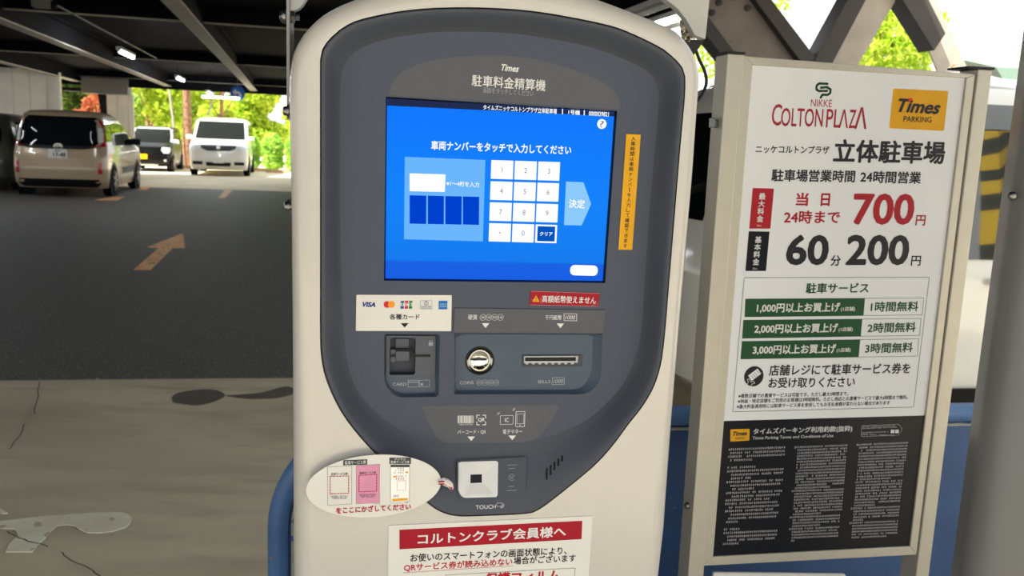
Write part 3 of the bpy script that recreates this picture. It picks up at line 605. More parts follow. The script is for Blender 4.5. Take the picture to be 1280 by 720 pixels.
# conduit gland, foil wrap and cable at the right leg
b = MB(); p = [FM.w(*(lambda q: (q[0], d_, q[1]))(FM.loc(x, y, d_))) for x, y, d_ in ((853, 49.5, .12), (881, 50, .12), (867, 69, .12))]; b.add(p + [q + NM * .03 for q in p], [(0, 1, 2), (3, 5, 4), (0, 3, 4, 1), (1, 4, 5, 2), (2, 5, 3, 0)])
build('gland_plate', b, mat('gland_dark', (42, 40, 40), .5), t)
b = MB(); r = random.Random(5); g = {}
for i in range(7):
    for j in range(6):
        x = 849 + i * 2.9 + j * .6; y = 25 + j * 4.6 + i * 1.2; d_ = .125 + r.uniform(-.008, .008); q = FM.loc(x, y, d_); g[i, j] = FM.w(q[0], d_, q[1])
b.add([g[i, j] for i in range(7) for j in range(6)], [(i * 6 + j, i * 6 + j + 1, i * 6 + j + 7, i * 6 + j + 6) for i in range(6) for j in range(5)])
fo = build('foil_wrap', b, mat('foil', (215, 210, 195), .22, .9, .1, 60), t, recalc=False); md = fo.modifiers.new('thick', 'SOLIDIFY'); md.thickness = .0015
b = MB(); b.tube([FM.w(*(lambda q: (q[0], .13, q[1]))(FM.loc(x, y, .13))) for x, y in smooth_line([(866, 50), (869, 60), (874, 74), (880.5, 88), (883, 100), (881.5, 110), (876, 121), (866, 132)], 4)], .0024, 8)
cab = build('black_cable', b, mat('cable_black', (28, 30, 28), .4), None, smooth=True); tag(cab, 'black cable looping down between the machine and the sign', 'cable')

# ------------------------------------------------------------------ fee sign on two aluminium posts
alu = mat('aluminium', (188, 184, 172), .42, .35, .03, 25); alu_side = mat('aluminium_side', (150, 151, 152), .4, .4, .03, 25)
sgn = mat('sign_white', (222, 224, 228), .38, 0, .015, 8); sblack = mat('sign_black', (22, 24, 31), .35, 0, .05, 30); capm = mat('cap_black', (34, 34, 36), .5)
FL = -HC
pTL, pTR, pBR, pBL = FS.L([(940, 81.5), (1206.5, 97.5), (1136, 682), (890.5, 695)])
xl = (pTL[0] + pBL[0]) / 2; xr = (pTR[0] + pBR[0]) / 2
zt = (pTL[1] + pTR[1]) / 2; zb_ = (pBL[1] + pBR[1]) / 2
ss = thing('fee_sign', 'freestanding parking fee sign in an aluminium frame with a white and a black poster', 'sign', FS.w((xl + xr) / 2, .02, FL), YS)
px_m = 1.5 / F * 1.12
def slab(fr, pts, d0, d1): return MB().prism(fr, pts, d0, d1)
mL = FS.loc(909, 70, -.004)[0] - pTL[0]; rL = FS.loc(930, 76, -.004)[0] - pTL[0]
mR = FS.loc(1219.5, 92, -.004)[0] - pTR[0]; oR = FS.loc(1239, 92, -.004)[0] - pTR[0]
def ln(p, q, z): k = (z - p[1]) / (q[1] - p[1]); return p[0] + (q[0] - p[0]) * k
def xL(z): return ln(pTL, pBL, z)
def xR(z): return ln(pTR, pBR, z)
ztop = FS.loc(935, 70.5)[1]; ztopR = FS.loc(1219, 93)[1]; zpl = FS.loc(912, 67.5)[1]; zpr = FS.loc(1228, 87)[1]; zbot = FS.loc(884, 706)[1]; zbotR = FS.loc(1144, 692.5)[1]
def post(z1, off0, off1, fx, d0, d1): return [(fx(z1) + off0, z1), (fx(z1) + off1, z1), (fx(FL) + off1, FL), (fx(FL) + off0, FL)]
p0 = build('post', slab(FS, post(zpl, mL, rL, xL, 0, 0), -.006, .046), alu, ss, bevel=.002)
p1 = build('post', slab(FS, post(zpr, mR + .003, oR, xR, 0, 0), -.006, .046), alu, ss, bevel=.002)
build('post_cap', MB().prism(FS, [(xL(zpl) + mL - .002, zpl), (xL(zpl) + rL - .001, zpl), (xL(zpl) + rL - .001, zpl + .004), (xL(zpl) + mL - .002, zpl + .004)], -.009, .049), capm, p0)
build('post_cap', MB().prism(FS, [(xR(zpr) + mR - .022, zpr), (xR(zpr) + oR + .002, zpr), (xR(zpr) + oR + .002, zpr + .004), (xR(zpr) + mR - .022, zpr + .004)], -.009, .049), capm, p1)
g = .0006
for nm, pts in (('frame_rail', [(xL(ztop) + rL, ztop), (xR(ztopR) + mR, ztopR), pTR, pTL]), ('frame_rail', [(xL(zbot) + rL, zbot), pBL, pBR, (xR(zbotR) + mR, zbotR)]),
                ('frame_rail', [(xL(ztop) + rL, ztop), pTL, pBL, (xL(zbot) + rL, zbot)]), ('frame_rail', [(xR(ztopR) + mR, ztopR), (xR(zbotR) + mR, zbotR), pBR, pTR])):
    c = Vector((sum(p[0] for p in pts) / 4, sum(p[1] for p in pts) / 4))
    build(nm, MB().prism(FS, pts, -.004, .02), alu, ss, bevel=.0014)
k = lambda p, q, u: (p[0] * (1 - u) + q[0] * u, p[1] * (1 - u) + q[1] * u)
mLp, mRp = FS.loc(902, 526.3), FS.loc(1155, 519.3)
mLp = (xL(mLp[1]), mLp[1]); mRp = (xR(mRp[1]), mRp[1])
wp = build('white_poster', MB().prism(FS, [pTL, pTR, mRp, mLp], 0, .004), sgn, ss)
bp = build('black_poster', MB().prism(FS, [mLp, mRp, pBR, pBL], -.0003, .004), sblack, ss)
build('back_board', MB().prism(FS, [pTL, pTR, pBR, pBL], .006, .016), alu_side, ss)
build('lower_panel', MB().prism(FS, round_poly(FS.L([(892, 716), (1057, 718), (1066, 760), (1040, 1150), (860, 1150)], .002), .004), .002, .008), paper, ss, bevel=.001)
zc = FL + .03
build('cross_bar', MB().prism(FS, [(xL(FL) + rL, FL + .05), (xR(FL) + mR, FL + .05), (xR(FL) + mR, FL + .09), (xL(FL) + rL, FL + .09)], .005, .035), alu, ss)
for x in (xL(FL) + (mL + rL) / 2, xR(FL) + (mR + oR) / 2): build('foot', MB().box(FS.w(x, .02, FL + .012), DS, NS, Z, .05, .26, .024), alu_side, ss, bevel=.003)
for x, y in ((858, 632),):
    q = FS.loc(x, y, .02); c3 = FS.w(xL(q[1]) + mL, .02, q[1]); b = MB(); b.lathe(c3, -DS, [(.0001, -.001), (.007, -.001), (.007, .003), (.004, .007), (.0001, .008)], 10); build('bolt', b, bolt_m, p0, smooth=True)
q = FS.loc(893, 155, .02); c3 = FS.w(xL(q[1]) + mL, .02, q[1]); b = MB(); b.box(c3 - DS * .006, DS, NS, Z, .012, .016, .014); b.box(c3 - DS * .009 + Z * .008, DS, NS, Z, .006, .018, .006); build('clip', b, bolt_m, p0, bevel=.0015)
D1, D2, D3 = -.0004, -.0008, -.0012
sink = mat('sign_ink', (38, 40, 44), .5); sred = mat('sign_red', (164, 30, 44), .5); sgreen = mat('sign_green', (34, 78, 48), .5); logo_red = mat('logo_red', (158, 38, 52), .5); logo_green = mat('logo_green', (34, 84, 62), .5)
def ps(name, mm, par, fn): return printed(name, fn, mm, par)
def f(b):
    w_ = .0042
    b.stroke(FS, round_poly(FS.L([(1034.5, 104.8), (1024, 104.4), (1020.8, 107), (1020.5, 111.5), (1023.5, 113.8), (1034, 113.6)], D1), .002)[3:-3], w_, D1)
    b.stroke(FS, round_poly(FS.L([(1026, 109.6), (1034, 109), (1038.3, 112), (1037.8, 116.3), (1034.5, 118.6), (1028, 118.4), (1025.8, 122.3)], D1), .002)[3:-3], w_, D1)
ps('logo', logo_green, wp, f)
def f(b):
    text(b, FS, 'NIKKE', 1013.7, 128.6, 1040, 129.4, 9, D1, .0)
    text(b, FS, 'C', 965, 143.2, 977, 143.8, 27, D1, .008); text(b, FS, 'OLTON', 976.5, 146.3, 1028.8, 147.4, 23, D1, .01); text(b, FS, 'PL', 1033, 147.8, 1050.6, 148.2, 23, D1, .01)
    text(b, FS, 'Λ', 1049, 148.3, 1060.5, 148.5, 23, D1, .01); text(b, FS, 'Z', 1061.5, 148.6, 1070, 148.8, 23, D1, .01); text(b, FS, 'Λ', 1069, 147.5, 1084, 147.8, 27, D1, .01)
ps('logo_lettering', logo_red, wp, f)
yl = ps('yellow_badge', yellow, wp, lambda b: quad(b, FS, [(1116.7, 110.6), (1185.6, 113.8), (1180, 163.8), (1111.5, 160.3)], D1, .004))
ps('badge_lettering', sink, yl, lambda b: (text(b, FS, 'Times', 1121, 131.3, 1175.5, 134.8, 17, D2, .035, .3), text(b, FS, 'PARKING', 1129.5, 148.5, 1164.5, 149.8, 7, D2, .01)))
ps('badge_dot', mat('dot_red', (206, 50, 34), .5), yl, lambda b: quad(b, FS, [(1136, 122.7), (1141, 122.9), (1140.2, 126.4), (1135.3, 126.2)], D3))
def f(b):
    text(b, FS, 'ニッケコルトンプラザ', 944.6, 186.3, 1036.5, 187.6, 10, D1, .02); text(b, FS, '立体駐車場', 1042, 188.5, 1181.5, 191, 29, D1, .03)
    text(b, FS, '駐車場営業時間', 964.5, 219, 1069, 220.5, 15.5, D1, .025); text(b, FS, '24時間営業', 1075.5, 220.7, 1151.3, 222.3, 15.3, D1, .025)
    text(b, FS, '60', 983, 312.5, 1036, 312.7, 38, D1, .03); text(b, FS, '分', 1038.3, 325.7, 1050.8, 325.8, 13.5, D1, .02); text(b, FS, '200', 1058, 312.7, 1136.5, 312.7, 38, D1, .03); text(b, FS, '円', 1139, 326, 1151, 326, 12.5, D1, .02)
ps('lettering', sink, wp, f)
def f(b):
    text(b, FS, '当', 995, 249, 1010.5, 249.2, 16.5, D1, .03); text(b, FS, '日', 1026, 249.6, 1037.5, 249.7, 16, D1, .035); text(b, FS, '24時まで', 980, 271.2, 1050, 271.4, 16.5, D1, .025)
    text(b, FS, '700', 1066, 261.2, 1143, 261.8, 39, D1, .03); text(b, FS, '円', 1144.8, 275.3, 1156.8, 275.6, 13, D1, .02)
ps('lettering', sred, wp, f)
for pts, mm, s_, (xa, ya, xb, yb) in (([(941, 235), (967.5, 235.8), (963, 285.8), (936.5, 285.8)], sred, '最大料金', (952.8, 245.5, 950, 273.3)), ([(936, 289), (962, 289.5), (957.5, 338.8), (931.8, 338.8)], sblack, '基本料金', (947.8, 299.5, 945, 327.2))):
    tg = ps('tariff_tag', mm, wp, lambda b: quad(b, FS, pts, D1, .0012)); ps('tag_lettering', white_print, tg, lambda b: (vtext(b, FS, s_, xa, ya, xb, yb, 8.8, D2, .025), text(b, FS, '税込', xb - 4, yb + 8.6, xb + 2, yb + 8.7, 2.6, D2, 0)))
ps('table_outline', sgreen, wp, lambda b: (b.stroke(FS, round_poly(FS.L([(930.3, 347), (1161.7, 346.7), (1142, 508.8), (915.8, 514.8)], D1), .003), .0009, D1, True),
   [b.stroke(FS, FS.L(q, D1), .0008, D1, True) for q in ([(932, 373.7), (1154.6, 372.5), (1153, 393.6), (931, 396.1)], [(929.5, 400.2), (1151.4, 398.2), (1149.5, 419.2), (928, 422.9)], [(927.7, 426.7), (1148.5, 423.5), (1146.7, 445.1), (925.9, 448.8)])]))
for q in ([(932, 373.7), (1081.2, 373), (1079.4, 394.7), (931, 396.1)], [(929.5, 400.2), (1078, 398.8), (1076, 420.2), (928, 422.9)], [(927.7, 426.7), (1075.4, 424.8), (1073.3, 446.2), (925.9, 448.8)]): gf = ps('green_bar', sgreen, wp, lambda b: quad(b, FS, q, D2))
def f(b):
    for s_, x0, y0, x1, y1, a0, c0, a1, c1 in (('1,000円以上お買上げ', 946, 385.2, 1050, 384.2, 1051, 386.6, 1069, 386.3), ('2,000円以上お買上げ', 943, 411.4, 1047.5, 410, 1048.3, 412.2, 1066, 411.6), ('3,000円以上お買上げ', 941, 437.7, 1045, 435.9, 1045.8, 438.2, 1063.5, 437.4)):
        text(b, FS, s_, x0, y0, x1, y1, 12, D3, .03); text(b, FS, '(1店舗)', a0, c0, a1, c1, 6, D3, .02)
ps('bar_lettering', white_print, gf, f)
def f(b):
    text(b, FS, '駐車サービス', 1007.6, 360.4, 1086, 359.9, 13, D1, .025)
    for s_, x0, y0, x1, y1 in (('1時間無料', 1088.5, 383.5, 1148, 382.8), ('2時間無料', 1084.5, 410, 1144.8, 408.7), ('3時間無料', 1081.5, 435.6, 1141, 434)): text(b, FS, s_, x0, y0, x1, y1, 12.5, D1, .022)
ps('lettering', sgreen, wp, f)
def f(b):
    text(b, FS, '店舗レジにて駐車サービス券を', 961.5, 463, 1138, 460.3, 13.5, D1, .022); text(b, FS, 'お受け取りください', 960.7, 478.7, 1068.8, 477.2, 13, D1, .022)
    text(b, FS, '※複数店舗での重複サービスは可能です。ただし最大3時間まで。', 923, 495, 1060.4, 492, 5.2, D1, .015)
    text(b, FS, '※映画・特定店舗をご利用のお客様は3時間無料。ただし他店との重複サービスで最大6時間まで無料。', 922.4, 501.6, 1134.8, 496.3, 5.2, D1, .015)
    text(b, FS, '※最大料金適用時には駐車サービス券を使用してもお支払金額が変わらない場合があります', 921, 508.4, 1112.4, 503.3, 5.2, D1, .015)
ps('lettering', sink, wp, f)
pg = ps('receipt_pictogram', sink, wp, lambda b: b.disc(FS, FS.loc(942.3, 470.4, D1), .0205, D1, 32))
ps('receipt_drawing', sgn, pg, lambda b: (quad(b, FS, [(935.2, 469.5), (947, 460.6), (951.5, 467), (939.7, 476.3)], D2), b.stroke(FS, FS.L([(933, 482.5), (935.5, 477.5), (934, 474.5), (936.2, 473.5), (938.5, 477.5), (942.5, 477), (943.5, 479), (939.8, 480.2), (938.6, 483)], D2), .0009, D2)))
ps('receipt_lines', sink, pg, lambda b: [b.stroke(FS, FS.L(q, D3), .0007, D3) for q in ([(939, 469.5), (943, 474)], [(941.2, 467.8), (945.2, 472.3)], [(943.5, 466), (947, 470.2)], [(946, 463.3), (949.6, 467)])])
# black poster
by_ = ps('yellow_badge', yellow, bp, lambda b: quad(b, FS, [(913, 536.8), (937, 536), (936.6, 550.6), (913, 552)], D1 - .0003, .001))
ps('badge_lettering', sink, by_, lambda b: (text(b, FS, 'Times', 915.5, 542.3, 934, 541.3, 5.5, D2 - .0003, .035, .3), text(b, FS, 'PARKING', 919, 548, 931, 547.5, 2.4, D2 - .0003, .01)))
DB = D1 - .0003
cream = mat('poster_print', (196, 196, 198), .6)
ps('heading', cream, bp, lambda b: (text(b, FS, 'タイムズパーキング利用約款(抜粋)', 941.6, 539.9, 1065.5, 536, 8.5, DB, .025), text(b, FS, 'Times Parking Terms and Conditions of Use', 940.6, 548.2, 1041.8, 545, 4.8, DB, .012)))
def f(b):
    s = 0
    for x0, y0, x1, y1 in ((1078, 533.6, 1119, 532), (1077.5, 535.6, 1121, 533.8), (1077.5, 541, 1111, 539.6), (1077.5, 543.2, 1118, 544)): s += 1; micro(b, FS, x0, y0, x1, y1, 1.7, DB, s)
    for x0 in (1113.5, 1119): quad(b, FS, [(x0, 537.2), (x0 + 4.5, 537), (x0 + 4.5, 541.3), (x0, 541.5)], DB)
    b.stroke(FS, round_poly(FS.L([(1077, 532), (1124, 530.2), (1128, 537), (1123, 544), (1076.5, 545.8)], DB), .004), .0004, DB, True)
    def col(xa, ya, xb, yb, xc, yc, n, short, indents, wd):
        nonlocal s
        for i in range(n):
            s += 1; u = i / (n - 1); x0 = xa + (xc - xa) * u; y0 = ya + (yc - ya) * u; x1 = x0 + (xb - xa) * (1 - .06 * u); y1 = y0 + (yb - ya)
            if i in short: k_ = short[i]; x1 = x0 + (x1 - x0) * k_; y1 = y0 + (y1 - y0) * k_
            if short.get(i) == 0: continue
            dx = indents.get(i, 0); micro(b, FS, x0 + dx, y0, x1, y1, wd, DB, s * 7 + 1)
    col(910.5, 562, 982, 559, 903.5, 680, 27, {3: .42, 4: 0, 5: .52, 8: .45, 11: .5, 14: .8, 17: .9, 20: .25, 21: 0, 22: .3, 26: .3}, {i: 5 for i in (7, 8, 10, 11, 13, 16, 18, 19, 24, 25)}, 3.1)
    col(993, 559.2, 1060.5, 556.5, 985, 676, 33, {14: .75, 23: .6, 27: .6, 32: .14}, {i: 4 for i in range(33) if i not in (0, 15, 24, 28)}, 2.8)
    col(1070.5, 556, 1134.5, 553.5, 1060, 672, 33, {12: .75, 21: .5, 26: .3, 32: .8}, {i: 4 for i in range(33) if i not in (0, 13, 22, 27)}, 2.8)
ps('small_print', mat('small_print', (205, 205, 210), .6), bp, f)

# ------------------------------------------------------------------ grey rounded post at the right edge
v0 = at_y(1269, 262, 1.2); v1 = at_y(1199, 715, 1.2); xl0 = (v0.x + v1.x) / 2
yw = math.radians(-24); ex = Vector((math.cos(yw), math.sin(yw), 0)); ey = Vector((-math.sin(yw), math.cos(yw), 0))
FP = Frame(Vector((xl0, 1.2, 0)), ex, Z)
post_o = round_poly([(0, 0), (.34, 0), (.34, .2), (0, .2)], [.05, .12, .05, .05], 10)
b = MB(); b.loft([[FP.w(x, y, z) for x, y in q] for q, z in ((post_o, 0), (post_o, 1.76), (inset(post_o, .006), 1.772), (inset(post_o, .02), 1.78))], True, True)
t = thing('grey_housing', 'smooth grey rounded equipment housing cut off by the right edge of the picture', 'housing', FP.w(.17, .10, 0), yw)
hs = build('housing', b, mat('housing_grey', (112, 113, 113), .38, .1, .03, 10), t, smooth=True)
v = ray(1265.5, 245); k_ = ((Vector(FP.O) + FP.ey * .004) - CAM).dot(FP.ey) / v.dot(FP.ey); c3 = CAM + v * k_ 
b = MB(); b.lathe(c3 + FP.ey * .012, -FP.ey, [(.0001, 0), (.0065, 0), (.0065, .012), (.0055, .0145), (.003, .016), (.0001, .0165)], 12); build('bolt', b, bolt_m, hs, smooth=True)

# ------------------------------------------------------------------ blue guard rail behind machine and sign
ga = math.radians(9.5); gx = Vector((math.cos(ga), math.sin(ga), 0)); gy_ = Vector((-math.sin(ga), math.cos(ga), 0))
gL = at_y(348, 700, 1.86)
FG = Frame(Vector((gL.x, gL.y, 0)), gx, Z)
gw = 2.15; gh = .722; gr = .26
blue = layered('blue_paint', (64, 100, 148), (150, 120, 96), .71, 30, .45, .1, 0, (120, 150, 190), .70, 14)
blue_d = layered('blue_plate_paint', (36, 68, 112), (70, 112, 166), .70, 20, .5, .1)
t = thing('guard_rail', 'blue steel guard barrier with a rounded end behind the machine and the sign', 'barrier', FG.w(gw / 2, 0, 0), ga)
def rail(off, rr): return [(off, 0), (off, gh - rr - off)] + [(off + rr - rr * math.cos(a), gh - off - rr + rr * math.sin(a)) for a in [math.pi / 2 * k / 12 for k in range(1, 12)]] + [(off + rr, gh - off)]
half = rail(0, gr); full = half + [(gw - x, z) for x, z in reversed(half)]
b = MB(); b.tube([FG.w(x, 0, z) for x, z in full], .024, 14); build('tube_frame', b, blue, t, smooth=True)
ih = rail(.018, gr - .018); fi = ih + [(gw - x, z) for x, z in reversed(ih)]
b = MB(); b.prism(FG, fi, .004, .012); build('plate', b, blue_d, t)
ih = rail(.033, gr - .033); fi = ih + [(gw - x, z) for x, z in reversed(ih)]
b = MB(); b.tube([FG.w(x, .0, z) for x, z in fi], .0045, 6); build('weld_bead', b, layered('worn_bead', (150, 152, 148), (70, 100, 150), .56, 40, .6, .4), t, smooth=True)
# ------------------------------------------------------------------ ground
def flatpoly(pts, z, m, name, **k): return build(name, MB().add([(p[0], p[1], z) for p in pts], [tuple(range(len(pts)))]), m, **k)
e0 = on_z(0, 475.5); e1 = on_z(367, 472); ed = (e1 - e0).normalized(); en = Vector((-ed.y, ed.x, 0))
f0 = on_z(200, 235); f1 = on_z(360, 241)
far_d = (f0 - e0).dot(en)
conc = layered('concrete_floor', (208, 196, 170), (186, 174, 150), .48, 3.2, .75, .12, 0, (222, 210, 184), .52, 1.6, (.5, 1.7, 1), .24)
asph = layered('asphalt', (76, 74, 73), (160, 155, 148), .60, 70, .6, .5, 0, (52, 50, 50), .56, 150, None, .05)
g0 = e0 - ed * 60
b = MB(); b.add([(-60, -6, 0), (45, -6, 0), (45, 75, 0), (-60, 75, 0)], [(0, 1, 2, 3)]); fl = struct('floor', b, conc)
q = [e0 - ed * 45, e0 + ed * 40, e0 + ed * 40 + en * far_d, e0 - ed * 45 + en * far_d]
b = MB(); b.add([(p.x, p.y, z) for z in (.006, -.02) for p in q], [(0, 1, 2, 3), (0, 4, 5, 1), (1, 5, 6, 2), (2, 6, 7, 3), (3, 7, 4, 0)]); struct('asphalt_lane', b, asph)
b = MB(); b.add([(-150, -150, -.01), (150, -150, -.01), (150, -6, -.01), (-150, -6, -.01)], [(0, 1, 2, 3)]); struct('ground_behind', b, asph)  # unseen dark ground, put in to cut light from below the horizon
b = MB(); b.add([(45, -6, -.01), (150, -6, -.01), (150, 150, -.01), (45, 150, -.01)], [(0, 1, 2, 3)]); struct('ground_beside', b, asph)
orange = layered('orange_paint', (236, 170, 112), (150, 112, 80), .60, 9, .6, .05)
def paint(name, px, m, z, label, cat, group=None):
    b = MB(); p = [on_z(x, y, z) for x, y in px]; n = len(p)
    b.add([(v.x, v.y, z) for v in p] + [(v.x, v.y, z - .003) for v in p], [tuple(range(n))] + [(i, i + n, (i + 1) % n + n, (i + 1) % n) for i in range(n)])
    return tag(build(name, b, m), label, cat, group)
paint('painted_arrow', [(167, 337), (188, 337.5), (216, 310), (231, 310), (229, 291), (183.5, 309), (198, 310)], orange, .010, 'worn orange direction arrow painted on the dark asphalt', 'arrow')
paint('painted_mark', [(118, 250), (140, 246), (156, 246), (146, 250.5)], orange, .010, 'orange painted line beside the rear wheel of the beige car', 'road marking')
paint('painted_mark', [(172, 237), (180, 233), (189, 233), (183, 237)], orange, .010, 'orange painted line beside the front wheel of the beige car', 'road marking')
paint('painted_mark', [(273, 247), (281, 247.5), (290.5, 238), (282, 237)], orange, .010, 'orange painted dash on the asphalt in front of the white minivan', 'road marking')
paint('painted_symbol', [(-12, 650), (0, 651), (54, 645), (120, 640.5), (141, 640), (153, 640), (160, 642), (164.5, 647), (163, 653), (157, 659), (141, 664), (124, 666), (108, 665.5), (99, 661), (95, 657), (84, 655.5), (72, 656.5), (65, 662), (57, 672), (47, 680.5), (41, 689.5), (7, 689.5), (11, 680), (23, 668), (19, 661), (0, 660), (-12, 661)],
      layered('worn_white_paint', (240, 230, 204), (206, 194, 170), .60, 14, .7, .1), .006, 'worn cream painted symbol on the concrete floor', 'road marking')
paint('painted_fragment', [(-6, 634), (2, 636), (10, 641), (0, 642), (-6, 642)], MATS['worn_white_paint'], .006, 'small painted fragment at the left edge above the worn floor symbol', 'road marking')
oil = mat('oil_stain', (96, 89, 78), .5, 0, .15, 20)
st_o = paint('oil_stain', smooth_line([(215, 496), (222, 491), (240, 488), (258, 486.5), (272, 488), (281, 493), (276, 498), (262, 503), (245, 506), (228, 504), (217, 502), (215, 496)], 3)[:-1], oil, .0035, 'dark oil stain on the concrete near the asphalt edge', 'stain')
oil2 = paint('oil_stain', smooth_line([(281, 494), (300, 493), (330, 490), (355, 483), (368, 486), (366, 492), (345, 497), (310, 498), (281, 494)], 3)[:-1], mat('oil_faint', (112, 104, 90), .55, 0, .2, 20), .0035, 'faint streaky stain running from the dark oil stain to the machine', 'stain')
b = MB(); r = random.Random(4)
for seg in ([(50, 478), (46, 500), (43, 517)], [(30, 530), (24, 545), (10, 562)], [(8, 664), (25, 673), (46, 679), (60, 683)], [(76, 690), (88, 700), (108, 708), (122, 718), (135, 728)]):
    pts = smooth_line(seg, 4); pts = [(x + r.uniform(-1.2, 1.2), y + r.uniform(-.8, .8)) for x, y in pts]
    for i in range(len(pts) - 1):
        p, q_ = on_z(*pts[i], .0066), on_z(*pts[i + 1], .0066); s_ = (q_ - p).cross(Z).normalized() * .0022; b.add([p - s_, q_ - s_, q_ + s_, p + s_], [(0, 1, 2, 3)])
cr_ = build('floor_crack', b, mat('crack_dark', (92, 85, 74), .8)); cr_['kind'] = 'structure'

# ------------------------------------------------------------------ deck overhead
E0 = on_z(868, 26, 2.7); E0.z = 0
def G(s, t, z=0): return E0 + B * s + A * t + Z * z
def st_of(p): d = p - E0; return d.dot(B), d.dot(A)
T1 = (CAM + ray(262, 166) * (26.8 / ray(262, 166).y) - E0).dot(A); T0 = CEIL_BACK; S0 = -42
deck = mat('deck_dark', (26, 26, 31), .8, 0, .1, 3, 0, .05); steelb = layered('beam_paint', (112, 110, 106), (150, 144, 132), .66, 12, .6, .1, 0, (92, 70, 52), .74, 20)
TC, SC_ = -4.0, -1.5                       # nearer than this the unseen deck edge is cut back to light the white car
b = MB(); dk_ = [G(S0, T0), G(SC_, T0), G(SC_, TC), G(.9, TC), G(.9, -.5), G(0, -.5), G(0, T1), G(S0, T1)]; b.loft([[p + Z * z for p in dk_] for z in (3.05, 3.25)]); struct('ceiling', b, deck)  # the unseen jut past the edge is added to shade the bracing
flange = mat('flange_lit', (196, 190, 176), .6, 0, .12, 9)  # paler than the webs: light on the lower flanges put into the colour
def hbeam(name, p, q, wd, ht, up=Z, th=.02, m=None, m2=None, label=None):
    """H section from p to q (middle of its lower flange)"""
    p = Vector(p); q = Vector(q); t = (q - p).normalized(); s = t.cross(up).normalized(); u = s.cross(t).normalized(); L = (q - p).length; c = (p + q) / 2
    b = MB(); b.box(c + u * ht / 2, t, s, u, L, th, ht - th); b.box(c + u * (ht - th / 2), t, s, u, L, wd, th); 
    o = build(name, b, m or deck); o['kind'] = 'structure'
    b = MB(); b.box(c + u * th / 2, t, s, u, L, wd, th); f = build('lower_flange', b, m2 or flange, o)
    return o
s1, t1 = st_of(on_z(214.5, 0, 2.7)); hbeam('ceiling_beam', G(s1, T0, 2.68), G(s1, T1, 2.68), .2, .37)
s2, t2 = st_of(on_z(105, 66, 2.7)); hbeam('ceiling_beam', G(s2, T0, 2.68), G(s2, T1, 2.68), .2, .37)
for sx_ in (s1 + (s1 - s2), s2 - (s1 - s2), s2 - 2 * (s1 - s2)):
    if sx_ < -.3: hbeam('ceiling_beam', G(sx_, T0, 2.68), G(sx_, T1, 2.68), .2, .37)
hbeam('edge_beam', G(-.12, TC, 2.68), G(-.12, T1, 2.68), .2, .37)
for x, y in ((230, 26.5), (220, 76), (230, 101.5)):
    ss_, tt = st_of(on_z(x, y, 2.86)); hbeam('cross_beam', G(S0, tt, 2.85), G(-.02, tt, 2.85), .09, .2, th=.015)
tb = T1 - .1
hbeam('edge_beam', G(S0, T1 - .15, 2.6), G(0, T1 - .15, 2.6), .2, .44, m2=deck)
# fluorescent lamps
tube_e = emis('lamp_tube', (246, 250, 255), LAMP); lamp_w = mat('lamp_housing', (190, 190, 186), .4); tube_off = mat('lamp_tube_off', (205, 205, 200), .4)
def lamp(c, ax, L, label, on=True, wd=.09, group='fluorescent lamps under the deck'):
    c = Vector(c); ax = ax.normalized(); sd = ax.cross(Z).normalized()
    t = thing('fluorescent_lamp', label, 'lamp', c, 0, group)
    b = MB(); b.box(c + Z * .045, ax, sd, Z, L, wd, .05); build('housing', b, lamp_w, t, bevel=.004)
    b = MB(); b.tube([c - ax * (L / 2 - .04), c + ax * (L / 2 - .04)], .024, 10); build('tube', b, tube_e if on else tube_off, t, smooth=True)
    b = MB()
    for s_ in (-1, 1): b.box(c + ax * s_ * (L / 2 - .02) + Z * .01, ax, sd, Z, .03, .05, .06)
    build('end_holder', b, lamp_w, t)
    b = MB()
    for s_ in (-1, 1): b.tube([c + ax * s_ * L * .3 + Z * .065, c + ax * s_ * L * .3 + Z * (3.055 - c.z)], .004, 6)
    build('hanger', b, black, t)
    return t
zl = 2.62
for (x, y), lb in (((158, 68), 'lit fluorescent lamp nearest the camera in the row above the driving lane'), ((225, 99), 'second lit fluorescent lamp in the row, above the beige car bonnet side'), ((262, 117), 'farthest small lit fluorescent lamp in the row, left of the blue round sign')):
    p = on_z(x, y, zl if x < 250 else 2.4); lamp(p, A, 1.3, lb)
sl_, tl_ = st_of(on_z(158, 68, zl))
for k in NEAR_LAMPS: lamp(G(sl_, tl_ + k, zl), A, 1.3, 'added fluorescent lamp outside the picture, brightening the left wall and the beige car', group='added lamps outside the picture')
for s_, k in ADDED_LAMPS: lamp(G(s_, k, zl), A, 1.3, 'added fluorescent lamp outside the picture, brightening the left wall and the beige car', group='added lamps outside the picture')
p = on_z(276, 122, 2.38); lamp(p, B, 1.1, 'lit fluorescent lamp running crosswise just left of the blue round sign')
pA = on_z(815, 13, zl); lamp(pA, A, 1.25, 'switched off fluorescent lamp above the lit one at the upper right of the machine', False, .16)
pB = on_z(838, 26, zl); lamp(pB, A, 1.25, 'lit fluorescent lamp peeking over the upper right shoulder of the machine', True, .12)
# grey box on the ceiling, far left
p = on_z(53, 10, 2.72); t = thing('ceiling_box', 'small grey junction box hanging under the deck at the upper left', 'box', p)
b = MB(); b.box(p + Z * .05, B, A, Z, .2, .16, .1); build('box', b, mat('junction_grey', (120, 120, 118), .5), t, bevel=.01)
b = MB(); b.lathe(p + B * .12 + Z * .05, -Z, [(.03, -.03), (.045, 0), (.04, .04), (.015, .06), (.0001, .062)], 14); build('knob', b, black, t, smooth=True)
b = MB(); b.tube([p + Z * .1, p + Z * .3], .015, 8); b.tube([p + A * .1 + Z * .12, p + A * 9 + Z * .16], .014, 6); build('conduit', b, mat('conduit_grey', (92, 92, 92), .5), t)

